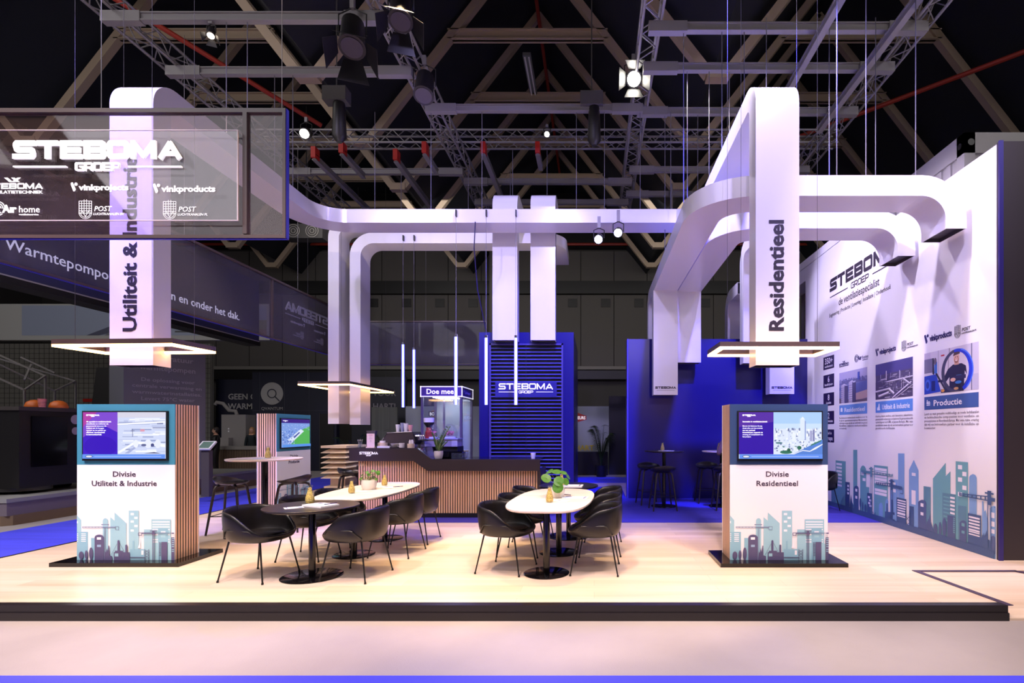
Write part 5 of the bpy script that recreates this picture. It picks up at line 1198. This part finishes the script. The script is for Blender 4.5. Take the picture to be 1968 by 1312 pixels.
alogo(SF(-8, 408), .068, M_sign, F_); plogo(SF(152, 420), .17, 'LUCHTKANALEN BV', M_sign, F_); plogo(SF(314, 421), .17, 'LUCHTKANALEN PL', M_sign, F_)
S2 = sign('hanging_sign', 'see-through hanging sign running back along the left side, its lettering seen mirrored', (-6.52, 5.06, ZB), 9.6, PI/2, M_scrim, seams=(5.45,))
# outward side of the long sign: local normal of the outside is +y (world -x)
def OF(Y, z): return frame((Y-5.06, .04, z-ZB), -X, Zv)
M_dim = mat('grey_letters', (214, 210, 226), .4, emit=(220, 216, 236), es=.12)
logo('lettering', OF(11.95, 4.10), 1.75, M_dim, S2, d=.02, h=.19)
vlogo(OF(11.80, 3.86), .055, 'vinkproducts', M_dim, S2, .56); vlogo(OF(12.7, 3.84), .055, 'vinkprojects', M_dim, S2, .52)
plogo(OF(11.75, 3.56), .17, 'LUCHTKANALEN PL', M_dim, S2); plogo(OF(12.6, 3.56), .17, 'LUCHTKANALEN BV', M_dim, S2)
sign('hanging_sign', 'see-through hanging sign panel at the rear, above and behind the bar', (-6.50, 14.72, ZB), 3.47, 0, M_scrim)
# ================================================================== spotlights and rigging gear in view
def spotlight(label, x, y, z, aim, lens=None, big=1.0, barn=True, pole=0):
    T = thing('stage_spotlight', label, 'spotlight', (x, y, z)); d = (Vector(aim)-Vector((x, y, z))).normalized(); k = big
    q = d.to_track_quat('-Z', 'Y').to_matrix().to_4x4(); b = MB(); b.lathe([(.05*k, .20*k), (.10*k, .16*k), (.11*k, -.12*k), (.12*k, -.16*k)], 18); b.v = [tuple(q @ Vector(v)) for v in b.v]; b.build('housing', M_black, T, smooth=40)
    l = MB(); l.cyl((0, 0, -.15*k), (0, 0, -.168*k), .095*k, n=18); l.v = [tuple(q @ Vector(v)) for v in l.v]; l.build('lens', lens or M_dark, T)
    if barn:
        for i in range(4):
            a = i*PI/2; m = MB(); c, s_ = math.cos(a), math.sin(a)
            P = [(c*.12*k-s_*.08*k, s_*.12*k+c*.08*k, -.16*k), (c*.12*k+s_*.08*k, s_*.12*k-c*.08*k, -.16*k), (c*.22*k+s_*.14*k, s_*.22*k-c*.14*k, -.32*k), (c*.22*k-s_*.14*k, s_*.22*k+c*.14*k, -.32*k)]
            P += [tuple(Vector(p)+Vector((c*.004, s_*.004, 0))) for p in P]; m.add(P, [(0,1,2,3),(7,6,5,4),(0,4,5,1),(1,5,6,2),(2,6,7,3),(3,7,4,0)]); m.v = [tuple(q @ Vector(v)) for v in m.v]; m.build('barn_door', M_black, T)
    MB().tube([(-.13*k, 0, 0), (-.13*k, 0, .2*k), (0, 0, .26*k), (.13*k, 0, .2*k), (.13*k, 0, 0)], .01, 6).build('yoke', M_black, T); MB().box(-.03, .03, -.03, .03, .25*k, max(.36*k, pole)).build('hook_clamp', M_alu, T)
    return T
spotlight('black spotlight shining brightly at the viewer, on the right centre truss', .72, 9.6, 8.0, (.72, 2.0, 3.0), M_lamp, 1.25)
spotlight('unlit black spotlight with open barn doors on the left centre truss', -3.6, 7.75, 7.4, (-2.6, 5.0, 0), None, 1.6)
spotlight('unlit black spotlight with a pale gel sheet on the left centre truss', -2.75, 7.4, 7.5, (-2.0, 5.0, 0), None, 1.4)
spotlight('unlit slim black spotlight under the left centre truss', -3.0, 9.2, 7.6, (-2.6, 6.0, 0), None, 1.5, False)
spotlight('dazzling white spotlight on the cross truss, left end', -6.65, 12.02, 8.38, (-4.5, 2.0, 2.0), M_lamp, 1.0, False)
spotlight('small bright white spotlight on the middle of the cross truss', -1.09, 12.02, 8.36, (-.5, 2.0, 2.0), mat('lit_lens_soft', (255, 250, 240), .3, emit=(255, 248, 235), es=12), .6, False)
spotlight('blue white spotlight shining under the long duct, left of two', .09, 9.7, 5.10, (-.6, 4.0, 2.0), M_lampb, .75, False, .40)
spotlight('blue white spotlight shining under the long duct, right of two', .45, 9.7, 5.22, (-.2, 4.0, 2.2), M_lampb, .75, False, .40)
spotlight('small dim spotlight under the far side of the duct loop', 2.05, 13.8, 6.3, (.5, 4.0, 2.0), mat('lit_lens_dim', (255, 250, 240), .3, emit=(255, 248, 235), es=5), .8, True, 1.75)
spotlight('small warm spotlight hanging high over the left upright', -5.85, 7.95, 7.60, (-4.5, 5.0, 1), mat('lit_lens_warm', (255, 240, 220), .3, emit=(255, 236, 210), es=6), .5)
for x, y, z, l in ((-4.9, 9.9, 7.75, 'left'), (-.05, 10.2, 7.85, 'right')):
    T = thing('chain_hoist', 'dark chain hoist with cloth chain bag hanging below the roof, %s of the middle' % l, 'hoist', (x, y, z)); MB().box(-.22, .22, -.12, .12, 0, .26).build('motor', M_dgrey, T); MB().lathe([(.05, -.75), (.13, -.65), (.11, -.05), (.1, 0)], 12, (.05, 0, 0)).build('chain_bag', M_black, T, smooth=50); MB().cyl((0, 0, .26), (0, 0, 3.5), .012, n=5).build('chain', M_dgrey, T)
gel = put(MB().box(-.22,.22,-.16,.16,0,.01), 'gel_sheet', M_alu, -2.95, 7.35, 7.95, 'pale square gel sheet clipped over a black spotlight at the top of the photo', 'sheet'); gel.rotation_euler = (.5, .3, .6)
# ================================================================== stacked site container behind the right wall
CT = thing('site_container', 'grey stacked site container lettered ela[container] rising behind the right wall', 'container', (5.42, 7.62, FZ)); gm = mat('container_grey', (168, 164, 160), .5)
MB().box(0, 2.5, 0, 6, 0, 3.0).build('lower_container', gm, CT)
b = MB(); b.box(.03, 2.47, .03, 5.97, 3.0, 5.98); b.box(0, 2.5, 0, 6, 5.72, 6.02); b.box(0, .16, 0, .16, 3.0, 6.02); b.box(0, .16, 5.84, 6, 3, 6.02); b.build('upper_container', gm, CT)
for k in range(18): pass
rb_ = MB()
for k in range(26): rb_.box(.0, .03, .3+k*.21, .4+k*.21, 3.1, 5.7)
rb_.build('ribs', gm, CT)
MB().cyl((.1, -.004, 5.88), (.1, .002, 5.88), .05, n=16).build('corner_hole', M_black, CT); MB().cyl((-.004, .1, 5.86), (.002, .1, 5.86), .045, n=14).build('corner_hole', M_black, CT)
MB().box(.45, .452, -.003, 0, 4.9, 5.6).box(.45, .95, -.003, 0, 5.598, 5.6).build('hatch_line', M_dgrey, CT); MB().cyl((.5, -.02, 5.42), (.5, 0, 5.42), .035, n=14).build('socket', M_black, CT)
text('lettering', 'ela[container]', .26, frame((-.002, 2.3, 5.78), -Yv, Zv), mat('container_print', (50, 48, 80), .5), CT, 'CENTER', .01, width=1.5)

tag(MB().tube([(-2.27, 9.93, 5.50), (-2.29, 9.92, 5.0), (-2.31, 10.3, 4.3), (-2.27, 10.95, 3.585)], .012, 6).build('power_cable', M_inkn), 'dark blue cable hanging from the long duct down to the louvred cabin', 'cable')
FU = thing('fan_unit', 'dark ceiling fan unit with two round grilles beyond the bend of the long duct', 'fan unit', (-11.2, 20.0, 8.9))
MB().box(-.75, .75, 0, .5, 0, .55).build('housing', M_dgrey, FU)
for q in (-.36, .36):
    g_ = MB()
    for r in (.08, .16, .24): g_.tube([(q+r*math.cos(2*PI*k/20), -.02, .27+r*math.sin(2*PI*k/20)) for k in range(20)], .012, 5, True)
    g_.build('fan_grille', M_grey, FU)
MB().cyl((0, .25, .55), (0, .25, 5.2), .02, n=6).build('hanger', M_dgrey, FU)
# ================================================================== neighbouring stands (unlit hall)
NB = thing('neighbour_banner', 'dark blue hanging banner lettered Warmtepompoplossing op, in en onder het dak on the left', 'banner', (-9.5, 4.8, 4.03))
MB().box(-.35, 0, 0, 9.95, 0, 1.7).build('banner_face', mat('banner_navy', (50, 52, 96), .35), NB); MB().box(-.4, .004, -.05, 10.0, -.12, 0).build('lower_trim', M_black, NB); MB().box(-.02, .008, 0, 9.95, -.012, .012).build('white_edge', mat('edge_grey', (160, 158, 160), .4), NB)
text('lettering', 'Warmtepompoplossing op, in en onder het dak.', .27, frame((.002, 3.58, .43), Yv, Zv), mat('banner_letters', (226, 228, 240), .5, emit=(226, 228, 245), es=1.3), NB, 'LEFT', .006, width=5.55)
for y in (6.6, 9.1, 11.5):
    l = bpy.data.lights.new('banner_light', 'SPOT'); l.energy = 60; l.color = (.8, .85, 1); l.spot_size = 1.5; l.spot_blend = .9; lo = bpy.data.objects.new('banner_light', l); COL.objects.link(lo); lo.location = (-8.9, y, 6.0); lo.rotation_euler = (Vector((-9.5, y, 4.6))-lo.location).to_track_quat('-Z', 'Y').to_euler()
    t = thing('arm_light', 'small arm light over the dark blue banner, %s' % {6.6: 'nearest', 9.1: 'middle', 11.5: 'farthest'}[y], 'lamp', (-9.5, y, 5.74), 0, 'banner arm lights'); MB().tube([(0, 0, 0), (.3, 0, .25), (.6, 0, .26)], .012, 6).build('arm', M_black, t); MB().box(.5, .66, -.06, .06, .22, .28).build('head', M_dgrey, t)
LP = thing('light_box_panel', 'pale grey panel printed with sky and a house roof on the neighbouring left stand', 'panel', (-19.6, 17.0, 4.46))
MB().box(0, 9.0, 0, .2, 0, 1.18).build('panel', mat('panel_frame_grey', (150, 150, 148), .6), LP)
pic('sky_print', frame((.9, -.001, .15), X, Zv), [(rect(0,0,8,.98),(128,136,156)), ([(2.1,0),(3.2,.42),(3.0,.1),(2.5,0)],(70,72,92)), ([(2.7,0),(3.3,.4),(3.4,.1),(3.2,0)],(100,102,110)), ([(3.3,0),(3.3,.75),(3.55,.65),(3.55,.1)],(60,60,66)), (rect(2.9,0,4.4,.12),(84,80,84)), (rect(6.4,.0,8,.5),(110,120,80)), ([(5.0,.1),(6.2,.1),(6.2,.16),(5,.15)],(60,60,64)), (rect(6.9,0,8,.2),(120,96,70))], LP)
LS = thing('neighbour_plinth', 'stepped grey plinth of the neighbouring stand at the far left', 'plinth', (-10.12, 8.96, FZ))
MB().add([(-6,0,0),(-.1,0,0),(0,.1,0),(0,7,0),(-6,7,0),(-6,0,.17),(-.1,0,.17),(0,.1,.17),(0,7,.17),(-6,7,.17)], [(4,3,2,1,0),(5,6,7,8,9),(0,1,6,5),(1,2,7,6),(2,3,8,7),(3,4,9,8),(4,0,5,9)]).build('wood_base', mat('plinth_wood', (120, 98, 76), .6), LS)
MB().box(-6, -.02, .02, 7, .17, .40).build('riser', mat('plinth_mauve', (120, 108, 118), .5), LS); MB().box(-6, 0, 0, 7, .40, .47).build('top_slab', mat('plinth_grey', (150, 148, 146), .5), LS)
HP = thing('display_cabinet', 'large black glazed cabinet with round stickers on the far left plinth', 'cabinet', (-10.5, 9.5, FZ+.47))
MB().box(-3.2, 0, 0, 1.55, .12, 1.62).build('cabinet_body', M_black, HP); MB().box(-3.3, .04, -.04, 1.6, 1.55, 1.62).build('top_board', mat('cabinet_top', (70, 64, 60), .5), HP)
MB().box(0, .02, .2, .85, .5, 1.45).build('glass_front', M_blackgloss, HP); MB().lathe([(.42, 0), (.42, 1.55)], 24, (-.42, .42, .05)).build('rounded_corner', mat('cabinet_grey', (58, 56, 54), .3), HP, smooth=40)
MB().box(-1.0, -.55, -.012, 0, .35, 1.5).build('side_glass', mat('cabinet_glass', (50, 62, 70), .1), HP); MB().box(-.98, -.93, -.02, -.01, .4, 1.48).build('handle', M_alu, HP); MB().box(-1.6, -1.05, -.01, 0, .0, 1.6).build('end_panel', mat('cabinet_beige', (150, 146, 140), .5), HP)
for z, r in ((1.40, .095), (1.17, .075)): MB().cyl((.0, 1.03, z), (.008, 1.03, z), r, n=24).build('round_sticker', mat('sticker_mauve', (180, 164, 170), .5), HP)
MB().cyl((-.6, .1, .06), (-.6, 1.5, .06), .06, n=16).build('foot_roll', M_blackgloss, HP, smooth=40)
for k, (x, y) in enumerate(((-10.75, 10.0), (-10.55, 10.25))):
    put(MB().lathe([(.14, 0), (.145, .03), (.12, .10), (.06, .14), (0, .15)], 20), 'safety_helmet', mat('helmet_orange', (220, 110, 40), .4), x, y, FZ+2.091, 'orange safety helmet on the far left cabinet, %s of two' % ('front', 'rear')[k], 'helmet', 50)
put(MB().lathe([(.05, 0), (.065, .16), (.06, .16), (0, .02)], 18), 'striped_cup', mat('cup_red_white', (206, 120, 110), .5, var=.4, vscale=(20, 4, 20)), -10.45, 9.85, FZ+2.091, 'red and white striped cup beside the orange helmets', 'cup')
HF = thing('house_frame', 'dark metal tube frame of a gabled house on the far left stand', 'frame', (-12, 10.6, 1.98)); m = MB()
def hp(px, py, Y): return ((px-1142)*Y/1000+12, Y-10.6, 1.54-(py-825)*Y/1000-1.98)
for a, b_ in (((-60,700,10.2),(47,749,10.2)), ((47,749,10.2),(87,722,10.8)), ((-60,655,10.8),(87,722,10.8)), ((-60,672,10.8),(145,732,11.6)), ((105,751,11.2),(145,732,11.6)), ((47,749,10.2),(47,790,10.2)), ((87,722,10.8),(87,790,10.8)), ((145,732,11.6),(145,790,11.6)), ((105,751,11.2),(105,790,11.2)), ((-60,672,10.2),(105,751,11.2)), ((60,700,11),(47,730,10.4)), ((40,686,11.1),(105,716,11.3))):
    m.beam(hp(*a), hp(*b_), .03, .03)
m.build('tubes', mat('tube_grey', (110, 106, 104), .4), HF)
GP = thing('grey_pillar', 'grey printed pillar about warmtepompen behind the left upright', 'pillar', (-10.40, 11.5, FZ+.475), math.radians(66)); w_ = 1.66
MB().box(0, w_, 0, .6, 0, 3.145).build('pillar', mat('pillar_grey', (104, 104, 112), .5), GP)
for i, (l, s) in enumerate((('Hoge', .17), ('temperatuur', .17), ('warmtepompen', .17), ('De oplossing voor', .115), ('centrale verwarming en', .115), ('warmwaterinstallaties.', .115), ('Levert 75°C water', .115))):
    text('lettering', l, s, frame((w_*.52, -.002, 3.045-(.24*i if i < 3 else .56+.145*(i-2)+.04)), X, Zv), mat('pillar_print', (150, 150, 156), .5), GP, 'CENTER', .01, width=min(1.45, len(l)*s*.56))
TW = struct('wall_tiled', MB().box(-24, -15.5, 21.0, 21.2, FZ, 5.0), mat('tile_wall', (120, 118, 112), .5)); 
gr_ = MB()
for k in range(44): gr_.box(-24+k*.2, -23.99+k*.2, 20.99, 21.0, FZ, 5)
for k in range(25): gr_.box(-24, -15.5, 20.99, 21.0, k*.2, k*.2+.012)
gr_.build('tile_joints', mat('tile_joint', (60, 58, 56), .7), TW)
for k in range(2):
    put(MB().box(0, .38, -.01, 0, 0, .13), 'red_stripe', M_red, -20.6, 20.97, 2.65-k*.34, 'red warning stripe on the tiled wall, %s of two' % ('upper', 'lower')[k], 'stripe'); put(MB().box(0, .42, -.01, 0, 0, .15), 'red_stripe', M_red, -16.1, 20.97, 2.80-k*.30, 'red warning stripe right of the grey pillar, %s of two' % ('upper', 'lower')[k], 'stripe')
put(MB().box(0, 1.1, 0, .05, 0, .5), 'exit_sign', mat('exit_green', (60, 120, 84), .5, emit=(50, 110, 76), es=.12), -29.6, 25.6, 4.95, 'dim green exit sign at the far left edge', 'exit sign')
put(MB().add([(-.3,0,0),(.3,0,0),(.3,.5,0),(-.3,.5,0),(-.16,0,1.1),(.3,0,1.1),(.3,.5,1.1),(-.16,.5,1.1)], [(0,3,2,1),(4,5,6,7),(0,1,5,4),(1,2,6,5),(2,3,7,6),(3,0,4,7)]), 'flue_model', M_black, -14.0, 14.8, 2.2, 'black tapering chimney model behind the left totem', 'model'); put(MB().box(-.32,.32,-.02,.55,0,1.85), 'model_stand', M_dgrey, -14.0, 14.8, FZ+.472, 'dark stand under the black chimney model', 'stand')
# navy stand with the magnifier mark
QV = thing('navy_stand_wall', 'navy wall with round magnifier mark lettered QVANTUM behind the left high table', 'stand wall', (-13.8, 21.0, FZ)); 
MB().box(0, 3.4, 0, .25, 0, 3.98).build('panel', M_navy, QV); ln = MB()
for x in (.3, 1.3, 2.3): ln.box(x-.006, x+.006, -.008, 0, 0, 3.98)
ln.box(0, 3.4, -.008, 0, 2.42, 2.435); ln.build('panel_joints', mat('joint_grey', (70, 72, 84), .5), QV); f = frame((.80, -.002, 3.12), X, Zv); lg = mat('mark_grey', (176, 174, 172), .5)
MB().prism(ell(0, 0, .45, .45, 40), .01, f).build('disc', lg, QV); r_ = MB(); f2 = (f[0]-Vector((0, .012, 0)), f[1], f[2], f[3])
for k in range(28): a0, a1 = 2*PI*k/28, 2*PI*(k+1)/28; r_.prism(line(.17*math.cos(a0), .17*math.sin(a0), .17*math.cos(a1), .17*math.sin(a1), .035), .004, f2)
r_.prism(line(.12, -.12, .31, -.31, .04), .004, f2); r_.build('magnifier', M_navy, QV); text('lettering', 'QVANTUM', .17, (f[0]+Vector((0, 0, -.66)), f[1], f[2], f[3]), lg, QV, 'CENTER', 0, width=.86)
MB().box(2.75, 3.3, -.02, 0, 0, 2.3).build('door', M_black, QV); MB().box(2.72, 2.75, -.03, 0, 0, 2.33).build('door_frame', M_dgrey, QV)
GW = thing('navy_stand_wall', 'navy wall lettered GEEN and WARM behind the white heat pump', 'stand wall', (-15.7, 21.6, FZ)); MB().box(0, 2.0, 0, .25, 0, 3.75).build('panel', M_navy, GW)
for i, l in enumerate(('GEEN GAS', 'WARMTE')): text('lettering', l, .33, frame((.50, -.002, 2.92-i*.40), X, Zv), lg, GW, 'LEFT', .02)
hpz = thing('heat_pump_unit', 'tall white heat pump box with bent white hose behind the left high table', 'heat pump', (-14.58, 20.35, FZ)); MB().box(0, .95, 0, .6, 0, 2.25).build('casing', M_grey, hpz); MB().box(-.02, .45, -.25, 0, 0, 1.35).build('tank', M_grey, hpz); MB().tube([(.4, .3, 2.25), (.35, .3, 2.4), (.1, .3, 2.42), (-.15, .3, 2.7), (-.4, .3, 2.75), (-.45, .3, 2.65)], .07, 10).build('hose', M_grey, hpz, smooth=50)
for k in range(2): MB().cyl((.28, -.004, 1.7-k*.1), (.28, .0, 1.7-k*.1), .03, n=10).build('button', M_paper, hpz)
CC = thing('slatted_counter', 'dim slatted counter of the navy stand', 'counter', (-14.3, 19.4, FZ)); MB().box(0, 2.2, .02, .6, 0, .92).build('body', M_dgrey, CC); MB().box(-.05, 2.25, -.05, .65, .92, 1.04).build('worktop', M_grey, CC); m = MB()
for k in range(36): m.box(k*.061, k*.061+.036, 0, .02, 0, .92)
m.build('slat_cladding', mat('dim_oak', (128, 104, 84), .6), CC)
TS = thing('tablet_stand', 'tilted tablet on a dark stand beside the left totem', 'tablet stand', (-8.9, 11.9, 0.001)); MB().box(-.09, .09, 0, .12, 0, 1.06).build('column', mat('stand_grey', (84, 76, 78), .5), TS); tb = MB().box(-.17, .15, -.02, .02, -.14, .14).build('tablet', M_paper, TS); tb.location = (.02, .03, 1.17); tb.rotation_euler = (-.9, 0, 0); t2 = MB().box(-.13, .11, -.024, -.02, -.11, .11).build('tablet_screen', mat('tablet_green', (110, 140, 124), .3), tb)
# dim panels behind the bar
BPn = thing('backdrop_panel', 'pale panel printed with an orange BOUWBEURS mark behind the showcase', 'panel', (-7.25, 20.0, FZ)); MB().box(0, 7.95, 0, .12, 0, 2.56).build('panel', mat('backdrop_grey', (170, 178, 180), .6), BPn)
def bmark(cx, cz, s=1):
    fr = frame((cx, -.002, cz), X, Zv)
    pic('mark_print', fr, [([(-.42*s,.08*s),(0,.24*s),(.42*s,.08*s),(.42*s,-.08*s),(0,-.2*s),(-.42*s,-.08*s)],(226,150,60)), ([(.02*s,.22*s),(.42*s,.08*s),(.42*s,-.08*s),(.02*s,-.19*s)],(216,70,60)), (rect(-.46*s,-.09*s,.44*s,.09*s),(70,62,66)), (rect(.0,-.09*s,.44*s,.09*s),(206,60,56))], BPn, lift=.002, step=.001)
    text('lettering', 'BOUWBEURS', .17*s, (fr[0]+Vector((-.01, -.008, -.06*s)), X, Zv, fr[3]), M_sign, BPn, 'CENTER', .02, width=.82*s)
bmark(1.35, 2.27); bmark(6.53, 2.12, .95); text('lettering', 'HART', .28, frame((6.87, -.002, .87), X, Zv), mat('yellow_print', (226, 200, 40), .5), BPn, 'CENTER', .02)
DP = thing('lettered_wall', 'dark wall panel lettered VOOR behind the narrow uprights', 'panel', (-9.6, 20.6, FZ)); MB().box(0, 2.15, 0, .12, 0, 3.75).build('panel', mat('night_panel', (24, 26, 34), .5), DP)
for i, l in enumerate(('VOOR', 'HART!')): text('lettering', l, .32, frame((1.75, -.002, 3.0-i*.52), X, Zv), mat('dim_print', (120, 116, 112), .5), DP, 'RIGHT', .02)
put(MB().box(0, .95, 0, .1, 0, 2.5), 'corrugated_panel', mat('corrugated', (96, 100, 84), .6, var=.2, vscale=(30, .3, .3)), -8.3, 19.4, FZ, 'grey green corrugated panel behind the coffee machine', 'panel')
put(MB().box(0, 1.5, 0, .4, 0, 2.9), 'black_partition', M_black, .55, 19.2, FZ, 'black partition beside the far pale panel, left of the blue partition', 'partition')
put(MB().box(-1.0, 1.3, 0, .5, 0, .85), 'dark_bench', M_black, -.8, 19.0, FZ, 'low dark bench in front of the far pale panel', 'bench')
# palms
def palm(x, y, z, h, label, n=12, seed=1, spread=1.0):
    T = thing('potted_palm', label, 'palm', (x, y, z), 0, 'dark palms behind the bar'); random.seed(seed); MB().lathe([(.17, 0), (.22, .4), (.2, .4), (0, .36)], 16).build('pot', M_black, T, smooth=40); f_ = MB(); s_ = MB()
    for i in range(n):
        a = 2*PI*i/n+random.uniform(-.2, .2); R = spread*random.uniform(.35, .6)*h*.55; top = h*random.uniform(.75, 1.05); c, s = math.cos(a), math.sin(a)
        P = [Vector((c*R*t, s*R*t, .36+(top-.36)*(1-(1-t)**1.6)-.25*h*max(0, t-.65))) for t in (0, .2, .4, .6, .8, 1)]; s_.tube(P, [.012, .01, .008, .006, .004, .002], 5)
        for k in range(22):
            t = .3+.7*k/22; i0 = min(4, int(t*5)); p = P[i0].lerp(P[i0+1], t*5-i0); L = .26*h*.55*(1.2-abs(t-.6))
            for q in (-1, 1):
                d = Vector((-s*q*.75+c*.5, c*q*.75+s*.5, -.25)).normalized()*L; wv = Vector((c, s, 0))*.014; f_.add([p-wv, p+wv, p+d], [(0, 1, 2)])
    f_.build('fronds', M_leafd, T); s_.build('stems', M_leafd, T)
palm(-5.75, 14.6, 0.001, 1.75, 'dark palm behind the left end of the bar', 12, 2); palm(-7.6, 16.4, FZ+.007, 1.6, 'smaller dark palm left of the coffee machine', 10, 5)
palm(.25, 18.4, FZ+.006, 1.95, 'dark palm in the gap between the louvred cabin and the blue partition', 14, 3, .7); palm(-3.95, 14.0, 0.001, 1.75, 'palm standing behind the glass showcase', 12, 9)
# people
def person(label, loc, rz, joints, edges, radii, skin_top, hair=None, shirt=None, trousers=None, head=(0, 0, 1.62)):
    T = thing('person', label, 'person', loc, rz); me = bpy.data.meshes.new('body'); me.from_pydata(joints, edges, []); o = bpy.data.objects.new('body', me); COL.objects.link(o); o.parent = T
    o.modifiers.new('skin', 'SKIN'); 
    for i, r in enumerate(radii): me.skin_vertices[0].data[i].radius = (r, r)
    me.skin_vertices[0].data[0].use_root = True; o.modifiers.new('s', 'SUBSURF').levels = 2; bake(o)
    for p in o.data.polygons: p.use_smooth = True
    o.data.materials.clear(); o.data.materials.append(shirt); o.data.materials.append(trousers); o.data.materials.append(skin_top[0])
    for p in o.data.polygons:
        c = p.center; p.material_index = 2 if c.z > skin_top[1] else (1 if c.z < skin_top[2] else 0)
    hd = MB(); hd.sphere(head, .105, 18, 14, (.78, .92, 1.18)); h0 = Vector(head); hd.sphere((head[0], head[1]-.10, head[2]-.01), .018, 8, 6, (.8, 1, 1.3)); hd.sphere((head[0]-.083, head[1], head[2]), .022, 8, 6, (.5, 1, 1.4)); hd.sphere((head[0]+.083, head[1], head[2]), .022, 8, 6, (.5, 1, 1.4)); hh = hd.build('head', skin_top[0], T, smooth=60)
    ey = MB()
    for s in (-1, 1): ey.sphere((head[0]+s*.033, head[1]-.09, head[2]+.012), .011, 8, 6)
    ey.build('eyes', M_ink, hh); MB().box(head[0]-.025, head[0]+.025, head[1]-.094, head[1]-.086, head[2]-.052, head[2]-.045).build('mouth', mat('lips', (150, 80, 74), .5), hh)
    if hair:
        hm, long_ = hair; hr = MB(); hr.sphere((head[0], head[1]+.022, head[2]+.025), .112, 16, 12, (.82, .92, 1.12))
        if long_: hr.lathe([(.095, 0), (.105, -.12), (.09, -.24), (.03, -.28)], 16, (head[0], head[1]+.035, head[2]), 1, .7)
        hr.build('hair', hm, T, smooth=60)
    for s in (-1, 1): pass
    return T
def hand(T, at, d, m, s=1):
    d = Vector(d).normalized(); u = d.cross(Vector((0, 0, 1))).normalized(); n = u.cross(d); a = Vector(at); b = MB(); b.beam(a, a+d*.085, .075, .028, n); 
    for k, L in enumerate((.065, .078, .072, .055)): p = a+d*.08+u*(-.028+k*.019); b.tube([p, p+d*L*.5-n*.006, p+d*L-n*.022], [.0085, .008, .006], 6)
    p = a+d*.02+u*.036*s; b.tube([p, p+u*s*.025+d*.025, p+u*s*.03+d*.055], [.010, .009, .007], 6); b.build('hand', m, T, smooth=50)
SKIN = mat('skin', (206, 160, 136), .5)
STJ = [(0,0,.95),(0,0,1.12),(0,.01,1.30),(0,.01,1.43),(0,0,1.53), (-.16,.01,1.40),(-.22,.02,1.12),(-.20,-.10,.90), (.16,.01,1.40),(.22,.02,1.12),(.20,-.10,.90), (-.10,0,.88),(-.11,-.01,.50),(-.11,.02,.09),(-.11,-.10,.04), (.10,0,.88),(.11,-.01,.50),(.11,.02,.09),(.11,-.10,.04)]
STE = [(0,1),(1,2),(2,3),(3,4),(3,5),(5,6),(6,7),(3,8),(8,9),(9,10),(0,11),(11,12),(12,13),(13,14),(0,15),(15,16),(16,17),(17,18)]
STR = [.15,.135,.15,.085,.055,.065,.05,.035,.065,.05,.035,.095,.065,.045,.035,.095,.065,.045,.035]
p_ = person('blond person in a dark top behind the slatted counter of the navy stand', (-13.33, 20.25, FZ), .2, STJ, STE, STR, (SKIN, 1.47, .95), (mat('blond_hair', (176, 130, 78), .6), True), mat('dark_teal_cloth', (26, 38, 44), .8), M_black)
for s in (-1, 1): hand(p_, (s*.20, -.11, .88), (0, -.5, -.6), SKIN, -s)
p_ = person('person in dark clothes standing beside the white heat pump', (-13.75, 18.9, FZ), -1.2, STJ, STE, STR, (SKIN, 1.47, .95), (mat('dark_hair', (40, 30, 26), .6), False), M_black, M_black)
for s in (-1, 1): hand(p_, (s*.20, -.11, .88), (0, -.3, -.8), SKIN, -s)
SIJ = [(0,.0,.86),(0,.03,1.02),(0,.0,1.20),(0,-.03,1.34),(0,-.05,1.44), (-.18,-.03,1.30),(-.26,-.06,1.06),(-.10,-.26,1.12), (.18,-.03,1.30),(.26,-.06,1.06),(.10,-.26,1.12), (-.10,-.05,.84),(-.12,-.44,.80),(-.12,-.36,.40),(-.12,-.46,.32), (.10,-.05,.84),(.12,-.44,.80),(.12,-.36,.40),(.12,-.46,.32)]
p_ = person('seated person in a brownish jacket, mostly hidden behind the Residentieel totem', (2.66, 10.0, 0.0), math.radians(180), SIJ, STE, STR, (SKIN, 1.38, .84), (mat('dark_hair', (40, 30, 26), .6), False), mat('taupe_cloth', (112, 86, 84), .8), mat('dark_trousers', (40, 40, 50), .8), head=(0, -.07, 1.53))
for s in (-1, 1): hand(p_, (s*.10, -.26, 1.12), (-s*.2, -.8, .05), SKIN, s)
